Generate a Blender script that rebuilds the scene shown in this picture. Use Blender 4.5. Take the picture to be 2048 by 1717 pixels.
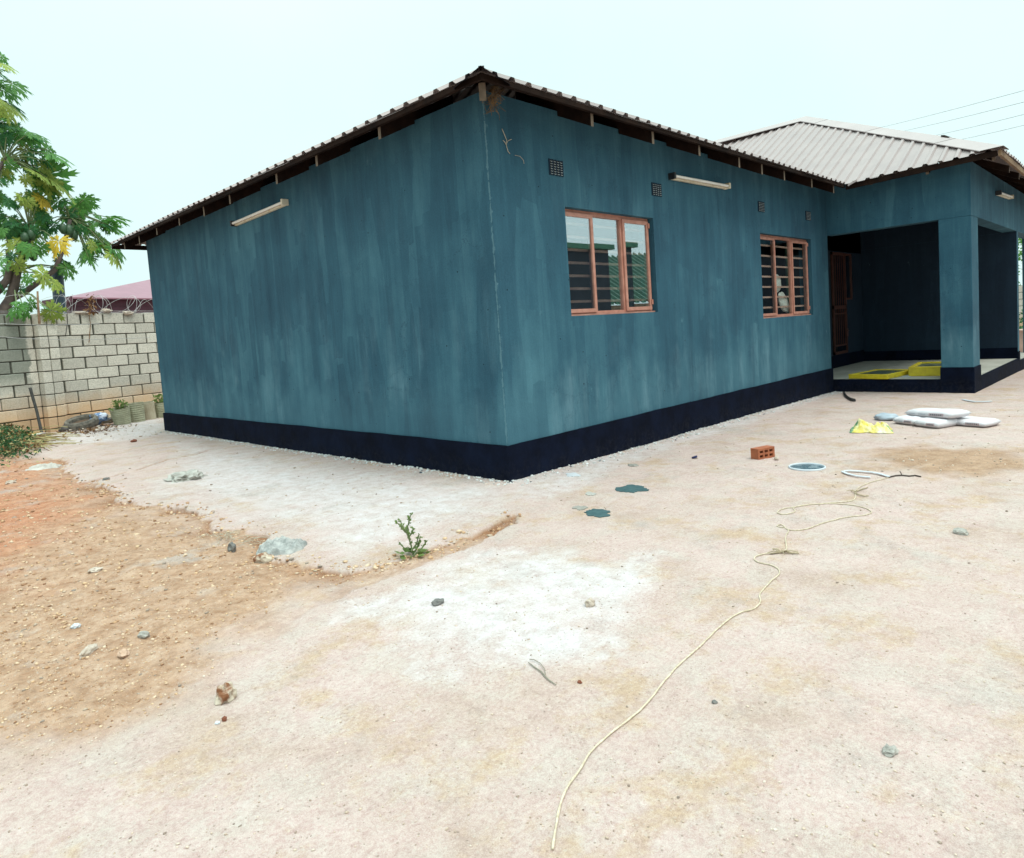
import bpy, bmesh, math, random
import numpy as np
from mathutils import Vector, Matrix

random.seed(7); rng = np.random.default_rng(7)
R = math.radians
scene = bpy.context.scene
for o in list(bpy.data.objects): bpy.data.objects.remove(o)

# ------------------------------------------------------------------ camera, sky, sun, exposure
S = 0.8                                   # the yard is laid out in survey units; one unit is 0.8 m
FPX, YAW, PITCH, ROLL = 1349.73, 0.776809, -0.0765413, -0.0688876
CP = np.array([-4.586947, -4.628793, 1.453009])
def cam_axes():
    f = np.array([math.cos(YAW)*math.cos(PITCH), math.sin(YAW)*math.cos(PITCH), math.sin(PITCH)])
    r = np.array([math.sin(YAW), -math.cos(YAW), 0.0]); u = np.cross(r, f)
    c, s = math.cos(ROLL), math.sin(ROLL)
    return c*r+s*u, -s*r+c*u, f
AR, AU, AF = cam_axes()
cd = bpy.data.cameras.new('camera'); cam = bpy.data.objects.new('camera', cd)
scene.collection.objects.link(cam); scene.camera = cam
cd.sensor_width = 36.0; cd.lens = FPX/2048*36.0
cd.shift_y = -(858.5-768)/2048
cd.clip_start = 0.05; cd.clip_end = 2000
M = Matrix([[AR[0], AU[0], -AF[0], CP[0]*S], [AR[1], AU[1], -AF[1], CP[1]*S], [AR[2], AU[2], -AF[2], CP[2]*S], [0, 0, 0, 1]])
cam.matrix_world = M

SUN_EL, SUN_AZ = R(63), R(-84)            # azimuth measured from +x towards +y
world = bpy.data.worlds.new('World'); scene.world = world; world.use_nodes = True
nt = world.node_tree; nt.nodes.clear()
out = nt.nodes.new('ShaderNodeOutputWorld'); bg = nt.nodes.new('ShaderNodeBackground')
sky = nt.nodes.new('ShaderNodeTexSky'); sky.sky_type = 'NISHITA'; sky.sun_disc = False
sky.sun_elevation = SUN_EL; sky.sun_rotation = R(90)-SUN_AZ
sky.air_density = 1.0; sky.dust_density = 4.0; sky.ozone_density = 1.0
mixw = nt.nodes.new('ShaderNodeMix'); mixw.data_type = 'RGBA'; mixw.inputs[0].default_value = 0.93
# overcast dome: luminance rises from the horizon to the zenith
wtc = nt.nodes.new('ShaderNodeTexCoord'); wsp = nt.nodes.new('ShaderNodeSeparateXYZ'); nt.links.new(wtc.outputs['Generated'], wsp.inputs[0])
wm = [nt.nodes.new('ShaderNodeMath') for _ in range(4)]
for k_, op_, v_ in ((0, 'MAXIMUM', 0), (1, 'POWER', 4), (2, 'MULTIPLY', 3.2), (3, 'ADD', 1)): wm[k_].operation = op_; wm[k_].inputs[1].default_value = v_
nt.links.new(wsp.outputs[2], wm[0].inputs[0])
for k_ in range(3): nt.links.new(wm[k_].outputs[0], wm[k_+1].inputs[0])
wv = nt.nodes.new('ShaderNodeVectorMath'); wv.operation = 'SCALE'; wv.inputs[0].default_value = (7.0, 9.0, 8.9); nt.links.new(wm[3].outputs[0], wv.inputs['Scale'])
wn = nt.nodes.new('ShaderNodeTexNoise'); wn.inputs['Scale'].default_value = 2.2; wn.inputs['Detail'].default_value = 5; nt.links.new(wtc.outputs['Generated'], wn.inputs['Vector'])
wr = nt.nodes.new('ShaderNodeMapRange'); nt.links.new(wn.outputs[0], wr.inputs[0]); wr.inputs[1].default_value = .3; wr.inputs[2].default_value = .7; wr.inputs[3].default_value = .955; wr.inputs[4].default_value = 1.045
wv2 = nt.nodes.new('ShaderNodeVectorMath'); wv2.operation = 'SCALE'; nt.links.new(wv.outputs[0], wv2.inputs[0]); nt.links.new(wr.outputs[0], wv2.inputs['Scale'])
nt.links.new(wv2.outputs[0], mixw.inputs[7])
nt.links.new(sky.outputs[0], mixw.inputs[6]); nt.links.new(mixw.outputs[2], bg.inputs[0])
bg.inputs[1].default_value = 0.1
nt.links.new(bg.outputs[0], out.inputs[0])
sd = bpy.data.lights.new('sun', 'SUN'); sun = bpy.data.objects.new('sun', sd); scene.collection.objects.link(sun)
sd.energy = 1.5; sd.angle = R(24); sd.color = (1.0, 0.95, 0.87)
sv = Vector((math.cos(SUN_EL)*math.cos(SUN_AZ), math.cos(SUN_EL)*math.sin(SUN_AZ), math.sin(SUN_EL)))
sun.rotation_euler = sv.to_track_quat('Z', 'Y').to_euler()
vs = scene.view_settings; vs.view_transform = 'Standard'; vs.look = 'None'; vs.exposure = 0.27; vs.gamma = 1.0
vs.use_curve_mapping = False
scene.render.engine = 'CYCLES'
scene.cycles.max_bounces = 8; scene.cycles.transparent_max_bounces = 12

# ------------------------------------------------------------------ helpers
def lin(c):
    return tuple(((v/255)/12.92 if v/255 <= .04045 else ((v/255+.055)/1.055)**2.4) for v in c)
def ray(px, py): return AF + AR*((px-1024)/FPX) - AU*((py-768)/FPX)
def hit(px, py, n, c):
    v = ray(px, py); n = np.array(n, float)
    return CP + v*((c-n@CP)/(n@v))
def gbase(x, y): return -0.011*np.clip(x, 0, 40)
def G(px, py):
    v = ray(px, py); z = 0.0
    for _ in range(6):
        P = CP + v*((z-CP[2])/v[2]); z = float(gbase(P[0], P[1]))
    return P

col = scene.collection
class MB:
    def __init__(s): s.v = []; s.f = []; s.m = []
    def quad(s, a, b, c, d, m=0):
        i = len(s.v); s.v += [tuple(a), tuple(b), tuple(c), tuple(d)]; s.f.append((i, i+1, i+2, i+3)); s.m.append(m)
    def tri(s, a, b, c, m=0):
        i = len(s.v); s.v += [tuple(a), tuple(b), tuple(c)]; s.f.append((i, i+1, i+2)); s.m.append(m)
    def box(s, x0, x1, y0, y1, z0, z1, m=0, T=None):
        i = len(s.v)
        P = [(x0,y0,z0),(x1,y0,z0),(x1,y1,z0),(x0,y1,z0),(x0,y0,z1),(x1,y0,z1),(x1,y1,z1),(x0,y1,z1)]
        if T is not None: P = [tuple(T @ Vector(p)) for p in P]
        s.v += P
        for f in ((3,2,1,0),(4,5,6,7),(0,1,5,4),(1,2,6,5),(2,3,7,6),(3,0,4,7)):
            s.f.append(tuple(i+k for k in f)); s.m.append(m)
    def bar(s, a, b, w, h, up=(0,0,1), m=0):
        a = Vector(a); b = Vector(b); d = (b-a).normalized(); up = Vector(up)
        x = d.cross(up).normalized()*w/2; z = x.cross(d).normalized()*h/2
        i = len(s.v)
        for p in (a, b):
            for q in (-x-z, x-z, x+z, -x+z): s.v.append(tuple(p+q))
        for f in ((0,1,2,3),(7,6,5,4),(0,4,5,1),(1,5,6,2),(2,6,7,3),(3,7,4,0)):
            s.f.append(tuple(i+k for k in f)); s.m.append(m)
    def tube(s, pts, r, n=6, m=0, cap=True):
        pts = [Vector(p) for p in pts]; rs = r if hasattr(r, '__len__') else [r]*len(pts)
        i0 = len(s.v); ref = Vector((0.13, 0.21, 0.97))
        for k, p in enumerate(pts):
            t = (pts[min(k+1, len(pts)-1)]-pts[max(k-1, 0)])
            if t.length < 1e-9: t = Vector((0,0,1))
            t.normalize(); a = t.cross(ref)
            if a.length < 1e-3: a = t.cross(Vector((1,0,0)))
            a.normalize(); b = t.cross(a)
            for j in range(n):
                an = 2*math.pi*j/n; s.v.append(tuple(p+(a*math.cos(an)+b*math.sin(an))*rs[k]))
        for k in range(len(pts)-1):
            for j in range(n):
                q = i0+k*n; s.f.append((q+j, q+(j+1)%n, q+n+(j+1)%n, q+n+j)); s.m.append(m)
        if cap:
            s.f.append(tuple(i0+j for j in range(n))[::-1]); s.m.append(m)
            e = i0+(len(pts)-1)*n; s.f.append(tuple(e+j for j in range(n))); s.m.append(m)
    def lathe(s, prof, n=20, m=0, c=(0,0,0), T=None):
        i0 = len(s.v)
        for r, z in prof:
            for j in range(n):
                p = Vector((c[0]+r*math.cos(2*math.pi*j/n), c[1]+r*math.sin(2*math.pi*j/n), c[2]+z))
                s.v.append(tuple(T @ p) if T is not None else tuple(p))
        for k in range(len(prof)-1):
            for j in range(n):
                q = i0+k*n; s.f.append((q+j, q+(j+1)%n, q+n+(j+1)%n, q+n+j)); s.m.append(m)
    def build(s, name, mats, parent=None, smooth=False, bevel=0):
        me = bpy.data.meshes.new(name); me.from_pydata(s.v, [], s.f)
        if not isinstance(mats, (list, tuple)): mats = [mats]
        for mm in mats: me.materials.append(mm)
        if len(mats) > 1: me.polygons.foreach_set('material_index', s.m)
        if smooth: me.polygons.foreach_set('use_smooth', [True]*len(s.f))
        me.update()
        o = bpy.data.objects.new(name, me); col.objects.link(o)
        if parent: o.parent = parent
        if bevel:
            bm = bmesh.new(); bm.from_mesh(me); bmesh.ops.remove_doubles(bm, verts=bm.verts, dist=1e-5)
            bmesh.ops.bevel(bm, geom=bm.edges[:], offset=bevel, segments=1, affect='EDGES', clamp_overlap=True)
            bm.to_mesh(me); bm.free()
        return o
def tag(o, label=None, cat=None, group=None, kind=None):
    if label: o['label'] = label
    if cat: o['category'] = cat
    if group: o['group'] = group
    if kind: o['kind'] = kind
    return o
def empty(name, loc, label, cat, group=None):
    o = bpy.data.objects.new(name, None); col.objects.link(o); o.location = loc; o.empty_display_size = .1
    return tag(o, label, cat, group)
def attach(o, root):       # a part built in yard coordinates hung on a thing whose Empty stands elsewhere
    o.parent = root; o.matrix_parent_inverse = Matrix.Translation(-Vector(root.location)); return o
def copy_tree(o, parent=None):
    c = o.copy(); col.objects.link(c); c.parent = parent
    for ch in list(o.children):
        copy_tree(ch, c)
    return c

# ------------------------------------------------------------------ materials
def newmat(name):
    m = bpy.data.materials.new(name); m.use_nodes = True; n = m.node_tree
    b = n.nodes['Principled BSDF']; return m, n, b
def N(n, t, **kw):
    k = n.nodes.new(t)
    for a, v in kw.items(): setattr(k, a, v)
    return k
def noise(n, vec, scale, detail=4, rough=.55):
    k = N(n, 'ShaderNodeTexNoise'); k.inputs['Scale'].default_value = scale; k.inputs['Detail'].default_value = detail
    k.inputs['Roughness'].default_value = rough
    if vec is not None: n.links.new(vec, k.inputs['Vector'])
    return k
def ramp(n, fac, stops):
    k = N(n, 'ShaderNodeValToRGB'); e = k.color_ramp.elements
    while len(e) < len(stops): e.new(.5)
    for i, (p, c) in enumerate(stops):
        e[i].position = p; e[i].color = (*c, 1) if len(c) == 3 else c
    n.links.new(fac, k.inputs[0]); return k
def mixc(n, fac, a, b, mode='MIX'):
    k = N(n, 'ShaderNodeMix', data_type='RGBA', blend_type=mode)
    for s_, v in ((0, fac), (6, a), (7, b)):
        if isinstance(v, (int, float)): k.inputs[s_].default_value = v
        elif isinstance(v, tuple): k.inputs[s_].default_value = (*v, 1) if len(v) == 3 else v
        else: n.links.new(v, k.inputs[s_])
    return k.outputs[2]
def maths(n, op, a, b=None, clamp=False):
    k = N(n, 'ShaderNodeMath', operation=op); k.use_clamp = clamp
    for i, v in enumerate((a, b)):
        if v is None: continue
        if isinstance(v, (int, float)): k.inputs[i].default_value = v
        else: n.links.new(v, k.inputs[i])
    return k.outputs[0]
def bump(n, b, h, strength=.3, dist=.01):
    k = N(n, 'ShaderNodeBump'); k.inputs['Strength'].default_value = strength; k.inputs['Distance'].default_value = dist
    n.links.new(h, k.inputs['Height']); n.links.new(k.outputs[0], b.inputs['Normal']); return k
def G3(v): return (v, v, v)

def simple(name, c1, c2=None, scale=8, rough=.8, metal=0, bumps=0, bdist=.005, rnd=0, spec=.5, lo=.35, hi=.65):
    m, n, b = newmat(name); tc = N(n, 'ShaderNodeTexCoord')
    c2 = c2 or tuple(v*.75 for v in c1)
    nz = noise(n, tc.outputs['Object'], scale, 6, .6)
    cr = ramp(n, nz.outputs[0], [(lo, c2), (hi, c1)]); c = cr.outputs[0]
    if rnd:
        oi = N(n, 'ShaderNodeObjectInfo'); hs = N(n, 'ShaderNodeHueSaturation')
        v = N(n, 'ShaderNodeMapRange'); n.links.new(oi.outputs['Random'], v.inputs[0]); v.inputs[3].default_value = 1-rnd; v.inputs[4].default_value = 1+rnd
        n.links.new(v.outputs[0], hs.inputs['Value']); n.links.new(c, hs.inputs['Color']); c = hs.outputs[0]
    n.links.new(c, b.inputs['Base Color']); b.inputs['Roughness'].default_value = rough; b.inputs['Metallic'].default_value = metal
    b.inputs['Specular IOR Level'].default_value = spec
    if bumps:
        nb = noise(n, tc.outputs['Object'], scale*6, 5, .65); bump(n, b, nb.outputs[0], bumps, bdist)
    return m

def wall_paint(name, dark, mid, light, pale_foot=.16, pale=.42):
    """teal wash rolled on in vertical strokes over plaster"""
    m, n, b = newmat(name); tc = N(n, 'ShaderNodeTexCoord'); sp = N(n, 'ShaderNodeSeparateXYZ'); n.links.new(tc.outputs['Object'], sp.inputs[0])
    u = maths(n, 'SUBTRACT', sp.outputs[0], sp.outputs[1])
    def vec(su, sz, off=0):
        c = N(n, 'ShaderNodeCombineXYZ'); n.links.new(maths(n, 'MULTIPLY', u, su), c.inputs[0]); n.links.new(maths(n, 'MULTIPLY', sp.outputs[2], sz), c.inputs[1])
        c.inputs[2].default_value = off; return c.outputs[0]
    wob = noise(n, vec(1.2, 1.2, 3), 1.0, 3)
    def addv(v, amt):
        k = N(n, 'ShaderNodeVectorMath', operation='MULTIPLY_ADD'); n.links.new(wob.outputs['Color'], k.inputs[0]); k.inputs[1].default_value = (amt, amt, 0); n.links.new(v, k.inputs[2]); return k.outputs[0]
    v1 = N(n, 'ShaderNodeTexVoronoi'); v1.inputs['Scale'].default_value = 1; n.links.new(addv(vec(3.6, .55), .35), v1.inputs['Vector']); v1.distance = 'CHEBYCHEV'
    v2 = N(n, 'ShaderNodeTexVoronoi'); v2.inputs['Scale'].default_value = 1; n.links.new(addv(vec(7.5, .8, 5), .3), v2.inputs['Vector']); v2.distance = 'CHEBYCHEV'
    s1 = noise(n, vec(5.5, .42, 1), 1, 6, .6); s2 = noise(n, vec(34, 1.3, 2), 1, 4, .6); big = noise(n, vec(.45, .6, 9), 1, 3)
    sp1 = N(n, 'ShaderNodeSeparateColor'); n.links.new(v1.outputs['Color'], sp1.inputs[0])
    sp2 = N(n, 'ShaderNodeSeparateColor'); n.links.new(v2.outputs['Color'], sp2.inputs[0])
    med = noise(n, vec(1.5, 1.1, 14), 1, 6, .62)
    t = maths(n, 'ADD', maths(n, 'MULTIPLY', sp1.outputs[0], .13), maths(n, 'MULTIPLY', sp2.outputs[1], .07))
    t = maths(n, 'ADD', t, maths(n, 'MULTIPLY', s1.outputs[0], .32))
    t = maths(n, 'ADD', t, maths(n, 'MULTIPLY', s2.outputs[0], .10))
    t = maths(n, 'ADD', t, maths(n, 'MULTIPLY', big.outputs[0], .36))
    t = maths(n, 'ADD', t, maths(n, 'MULTIPLY', med.outputs[0], .40))
    cr = ramp(n, t, [(.44, dark), (.69, mid), (.93, light)])
    fine = noise(n, tc.outputs['Object'], 55, 4, .7)
    c = mixc(n, .35, cr.outputs[0], ramp(n, fine.outputs[0], [(.3, G3(.35)), (.7, G3(.65))]).outputs[0], 'OVERLAY')
    # thin scuffs of pale plaster
    sc = noise(n, vec(6, 2.2, 21), 1, 8, .72)
    c = mixc(n, maths(n, 'MULTIPLY', ramp(n, sc.outputs[0], [(.66, G3(0)), (.74, G3(1))]).outputs[0], .45), c, lin((110, 150, 162)))
    pv = noise(n, vec(4.2, .6, 33), 1, 8, .70); pm_ = noise(n, vec(.8, .9, 40), 1, 4, .6)
    zl = ramp(n, maths(n, 'MULTIPLY', sp.outputs[2], .25), [(.22, G3(1)), (.50, G3(.25))]).outputs[0]; pk = maths(n, 'MULTIPLY', maths(n, 'MULTIPLY', zl, ramp(n, pv.outputs[0], [(.46, G3(0)), (.68, G3(1))]).outputs[0]), ramp(n, pm_.outputs[0], [(.47, G3(0)), (.62, G3(1))]).outputs[0])
    c = mixc(n, maths(n, 'MULTIPLY', pk, pale), c, lin((118, 152, 164)))
    ck = N(n, 'ShaderNodeTexVoronoi', feature='DISTANCE_TO_EDGE'); ck.inputs['Scale'].default_value = .8
    cw_ = noise(n, tc.outputs['Object'], 2.5, 6, .7); cv = N(n, 'ShaderNodeVectorMath', operation='MULTIPLY_ADD'); n.links.new(cw_.outputs['Color'], cv.inputs[0]); cv.inputs[1].default_value = (.7, .7, .7); n.links.new(tc.outputs['Object'], cv.inputs[2]); n.links.new(cv.outputs[0], ck.inputs['Vector'])
    c = mixc(n, maths(n, 'MULTIPLY', maths(n, 'LESS_THAN', ck.outputs['Distance'], .0035), ramp(n, pm_.outputs[0], [(.45, G3(0)), (.55, G3(.5))]).outputs[0]), c, dark)
    eg = maths(n, 'MAXIMUM', maths(n, 'ABSOLUTE', sp.outputs[0]), maths(n, 'ABSOLUTE', sp.outputs[1]))
    en = noise(n, tc.outputs['Object'], 7, 6, .7); ew = maths(n, 'LESS_THAN', eg, maths(n, 'MULTIPLY', maths(n, 'SUBTRACT', en.outputs[0], .40), .085))
    c = mixc(n, maths(n, 'MULTIPLY', ew, .26), c, lin((128, 164, 172)))
    dz = maths(n, 'SUBTRACT', sp.outputs[2], maths(n, 'MULTIPLY', med.outputs[0], 1.3))
    c = mixc(n, maths(n, 'MULTIPLY', ramp(n, dz, [(0.0, G3(1)), (.45, G3(0))]).outputs[0], pale_foot), c, lin((96, 138, 150)))  # paler towards the foot of the wall
    # pin holes
    ph = N(n, 'ShaderNodeTexVoronoi'); ph.inputs['Scale'].default_value = 5.5; n.links.new(tc.outputs['Object'], ph.inputs['Vector'])
    c = mixc(n, maths(n, 'LESS_THAN', ph.outputs['Distance'], .045), c, tuple(v*.35 for v in dark))
    n.links.new(c, b.inputs['Base Color']); b.inputs['Roughness'].default_value = .82; b.inputs['Specular IOR Level'].default_value = .3
    hgt = maths(n, 'ADD', maths(n, 'MULTIPLY', noise(n, tc.outputs['Object'], 9, 5, .6).outputs[0], .6), maths(n, 'MULTIPLY', fine.outputs[0], .35))
    bump(n, b, hgt, .45, .012)
    return m
M_WALL = wall_paint('teal_wash', (.010, .042, .073), (.0245, .088, .130), (.056, .155, .203))
M_PORCH = wall_paint('shaded_navy_wash', (.005, .013, .027), (.008, .021, .040), (.015, .035, .060), 0, 0)  # porch navy wash, darkened so its colour carries the porch's shade
def plinthmat():
    m, n, b = newmat('black_navy_bitumen'); g = N(n, 'ShaderNodeNewGeometry'); sp = N(n, 'ShaderNodeSeparateXYZ'); n.links.new(g.outputs['Position'], sp.inputs[0])
    nz = noise(n, g.outputs['Position'], 4, 6, .65); nf = noise(n, g.outputs['Position'], 26, 6, .75)
    c = ramp(n, nz.outputs[0], [(.35, (.0018, .0032, .009)), (.7, (.0042, .0078, .022))]).outputs[0]
    h = maths(n, 'ADD', sp.outputs[2], maths(n, 'MULTIPLY', maths(n, 'SUBTRACT', nz.outputs[0], .5), .35))
    d = maths(n, 'MULTIPLY', ramp(n, maths(n, 'ADD', h, .2), [(.12, G3(1)), (.36, G3(0))]).outputs[0], ramp(n, nf.outputs[0], [(.46, G3(0)), (.66, G3(1))]).outputs[0])
    c = mixc(n, maths(n, 'MULTIPLY', d, .10), c, (.17, .15, .14))
    n.links.new(c, b.inputs['Base Color']); b.inputs['Roughness'].default_value = .85; b.inputs['Specular IOR Level'].default_value = .08
    bump(n, b, nf.outputs[0], .3, .006); return m
M_PLINTH = plinthmat()
M_ROOF = simple('beige_steel_sheet', (.31, .25, .238), (.275, .22, .212), 2.5, .5, bumps=.03)
M_CAP = simple('beige_steel_flashing', (.38, .315, .305), (.34, .28, .27), 2, .5)
M_NAVYCAP = simple('navy_underside', (.012, .013, .03), None, 2, .7)
M_WOOD = simple('old_roof_timber', (.020, .010, .0065), (.009, .005, .004), 6, .9, bumps=.3, spec=.1)
M_WOODEND = simple('pale_end_grain', (.15, .105, .07), (.085, .06, .04), 14, .85, bumps=.2)
M_FRAME = simple('salmon_window_paint', (.50, .245, .185), (.38, .165, .12), 10, .5, bumps=.1)
M_BAR = simple('salmon_bar_paint', (.72, .46, .38), (.58, .34, .27), 10, .6)
M_CONC = simple('porch_screed', (.42, .40, .35), (.31, .295, .25), 2.2, .8, bumps=.1)
M_CREAM = simple('yellowed_white_enamel', (.66, .60, .47), (.48, .36, .19), 7, .5, lo=.3, hi=.5)
M_TUBE = simple('tube_glass', (.80, .78, .74), (.72, .69, .63), 5, .3)
M_BLACK = simple('black_plastic', (.012, .012, .014), None, 5, .5)
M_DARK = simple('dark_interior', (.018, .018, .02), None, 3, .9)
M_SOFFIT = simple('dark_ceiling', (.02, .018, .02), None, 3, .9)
M_STRAW = simple('dry_straw', (.22, .13, .05), (.08, .045, .018), 20, .9)
M_ROOT = simple('pale_root', (.5, .45, .36), (.3, .26, .2), 20, .9)
M_GATE = simple('red_oxide_steel', (.08, .026, .018), (.05, .015, .011), 8, .6)
M_CURTAIN = simple('green_curtain', (.05, .13, .085), (.025, .075, .045), 9, .9)
M_WHITE = simple('white_plastic', (.56, .58, .61), (.46, .48, .52), 4, .5)
M_WOVEN = simple('white_woven_sack', (.64, .60, .62), (.55, .52, .54), 6, .7, bumps=.2)
M_INK = simple('dark_print', (.06, .05, .055), None, 8, .8)
M_REDINK = simple('red_print', (.30, .05, .06), None, 8, .8)
M_YEL = simple('yellow_painted_wood', (.66, .52, .02), (.50, .37, .015), 8, .5, bumps=.1)
M_BRICK = simple('fired_clay', (.40, .125, .055), (.28, .08, .035), 12, .85, bumps=.3)
M_ROPE = simple('sisal_rope', (.62, .52, .40), (.42, .34, .24), 60, .95)
M_WIRE = simple('wire', (.45, .43, .42), (.3, .29, .28), 30, .5)
M_RAZOR = simple('galvanised_wire', (.60, .57, .57), (.42, .40, .40), 30, .4)
M_POLE = simple('blue_grey_pipe', (.045, .075, .11), (.03, .05, .075), 3, .5)
M_MAROON = simple('maroon_roof', (.27, .12, .155), (.23, .10, .13), 2, .45)
M_MAROOND = simple('maroon_board', (.075, .014, .032), (.05, .009, .02), 3, .6)
M_TEALSPL = simple('dried_teal_paint', (.026, .065, .072), (.05, .10, .105), 22, .6, bumps=.2)
M_GREYSPL = simple('dried_grey_paint', (.30, .28, .25), (.22, .205, .18), 20, .8)
M_CEM = simple('grey_mortar', (.44, .41, .37), (.24, .225, .20), 18, .9, bumps=.6, bdist=.01)
M_CEMD = simple('dark_mortar', (.20, .19, .175), (.095, .09, .085), 20, .9, bumps=.5)
M_REDROCK = simple('ochre_rock', (.50, .42, .33), (.20, .075, .03), 14, .9, bumps=.6, bdist=.01, lo=.42, hi=.56)
M_PALEROCK = simple('pale_rock', (.55, .47, .40), (.36, .28, .22), 16, .9, bumps=.5)
M_RUST = simple('rust_red_rock', (.20, .06, .03), None, 16, .9)
M_TYRE = simple('tyre_rubber', (.20, .175, .14), (.07, .065, .058), 14, .85, bumps=.2)
M_SOILP = simple('pot_soil', (.15, .09, .055), (.06, .038, .025), 20, .95, bumps=.5)
M_POT = simple('pale_olive_plastic', (.36, .36, .245), (.26, .26, .17), 7, .6)
M_POTW = simple('dirty_cream_plastic', (.50, .46, .34), (.38, .33, .23), 5, .6)
M_POTD = simple('dark_groove_plastic', (.16, .16, .105), None, 7, .8)
M_STICK = simple('bamboo_stick', (.34, .22, .13), (.2, .12, .07), 12, .8)
M_BARK = simple('papaya_bark', (.12, .085, .07), (.07, .05, .045), 9, .9, bumps=.5)
M_PET = simple('petiole', (.17, .21, .09), (.10, .13, .05), 9, .7)
M_DEAD = simple('dead_leaf', (.25, .12, .04), (.10, .045, .02), 18, .9)
M_FRUIT = simple('green_papaya', (.03, .075, .03), (.02, .05, .02), 5, .45)

def blockmat():
    m, n, b = newmat('cement_block'); tc = N(n, 'ShaderNodeTexCoord'); oi = N(n, 'ShaderNodeObjectInfo'); geo = N(n, 'ShaderNodeNewGeometry')
    nz = noise(n, geo.outputs['Position'], 45, 5, .75); c = ramp(n, nz.outputs[0], [(.30, (.38, .355, .30)), (.52, (.60, .555, .48)), (.75, (.71, .665, .58))]).outputs[0]
    st = noise(n, geo.outputs['Position'], 2.2, 5, .65)
    sp = N(n, 'ShaderNodeSeparateXYZ'); n.links.new(geo.outputs['Position'], sp.inputs[0])
    # red earth splashed up the lowest courses
    h = maths(n, 'ADD', sp.outputs[2], maths(n, 'MULTIPLY', st.outputs[0], .55))
    c = mixc(n, maths(n, 'MULTIPLY', ramp(n, h, [(.55, G3(1)), (.98, G3(0))]).outputs[0], .72), c, lin((214, 168, 120)))
    # dark algae on the top course; the far left is darkened by painted shade
    g = maths(n, 'ADD', sp.outputs[2], maths(n, 'MULTIPLY', st.outputs[0], .5))
    c = mixc(n, maths(n, 'MULTIPLY', ramp(n, g, [(1.97, G3(0)), (2.28, G3(1))]).outputs[0], .45), c, lin((110, 122, 104)))
    lft = maths(n, 'ADD', sp.outputs[0], maths(n, 'MULTIPLY', st.outputs[0], .4))
    k = maths(n, 'MULTIPLY', ramp(n, maths(n, 'ADD', lft, 2), [(.97, G3(1)), (1.18, G3(0))]).outputs[0], ramp(n, sp.outputs[2], [(.7, G3(0)), (1.5, G3(1))]).outputs[0])
    c = mixc(n, maths(n, 'MULTIPLY', k, .66), c, lin((84, 98, 88)))
    hs = N(n, 'ShaderNodeHueSaturation'); mr = N(n, 'ShaderNodeMapRange'); n.links.new(oi.outputs['Random'], mr.inputs[0]); mr.inputs[3].default_value = .84; mr.inputs[4].default_value = 1.12
    n.links.new(mr.outputs[0], hs.inputs['Value']); n.links.new(c, hs.inputs['Color']); n.links.new(hs.outputs[0], b.inputs['Base Color'])
    b.inputs['Roughness'].default_value = .95; bump(n, b, nz.outputs[0], .6, .012); return m
M_BLOCK = blockmat()
M_MORTAR = simple('weathered_mortar', (.12, .115, .09), (.05, .052, .042), 14, .95, bumps=.5)

def leafmat(name, c1, c2):
    m, n, b = newmat(name); tc = N(n, 'ShaderNodeTexCoord'); oi = N(n, 'ShaderNodeObjectInfo')
    nz = noise(n, tc.outputs['Object'], 5, 4); c = ramp(n, nz.outputs[0], [(.35, c2), (.65, c1)]).outputs[0]
    hs = N(n, 'ShaderNodeHueSaturation'); mr = N(n, 'ShaderNodeMapRange'); n.links.new(oi.outputs['Random'], mr.inputs[0]); mr.inputs[3].default_value = .75; mr.inputs[4].default_value = 1.25
    n.links.new(mr.outputs[0], hs.inputs['Value']); n.links.new(c, hs.inputs['Color'])
    b.inputs['Roughness'].default_value = .55; b.inputs['Specular IOR Level'].default_value = .18; n.links.new(hs.outputs[0], b.inputs['Base Color'])
    tr = N(n, 'ShaderNodeBsdfTranslucent'); n.links.new(hs.outputs[0], tr.inputs[0]); ms = N(n, 'ShaderNodeMixShader'); ms.inputs[0].default_value = .35
    n.links.new(b.outputs[0], ms.inputs[1]); n.links.new(tr.outputs[0], ms.inputs[2]); n.links.new(ms.outputs[0], n.nodes['Material Output'].inputs[0]); return m
LEAF = [leafmat('leaf_deep_green', (.05, .17, .055), (.028, .105, .04)), leafmat('leaf_green', (.12, .29, .06), (.065, .19, .045)),
        leafmat('leaf_yellow_green', (.32, .37, .075), (.18, .27, .055)), leafmat('leaf_yellow', (.52, .38, .035), (.38, .27, .03))]
M_WEED = leafmat('weed_leaf', (.24, .33, .10), (.14, .22, .065))

def glassmat(name='reflective_pane', refl=.38):
    m, n, b = newmat(name); n.nodes.remove(b)
    tr = N(n, 'ShaderNodeBsdfTransparent'); tr.inputs[0].default_value = (.90, .93, .92, 1)
    gl = N(n, 'ShaderNodeBsdfGlossy'); gl.inputs['Roughness'].default_value = .0; gl.inputs[0].default_value = (.92, .96, 1, 1)
    ms = N(n, 'ShaderNodeMixShader'); ms.inputs[0].default_value = refl
    n.links.new(tr.outputs[0], ms.inputs[1]); n.links.new(gl.outputs[0], ms.inputs[2]); n.links.new(ms.outputs[0], n.nodes['Material Output'].inputs[0]); return m
M_GLASS = glassmat(); M_GLASS2 = glassmat('clear_pane', .14)

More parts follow.
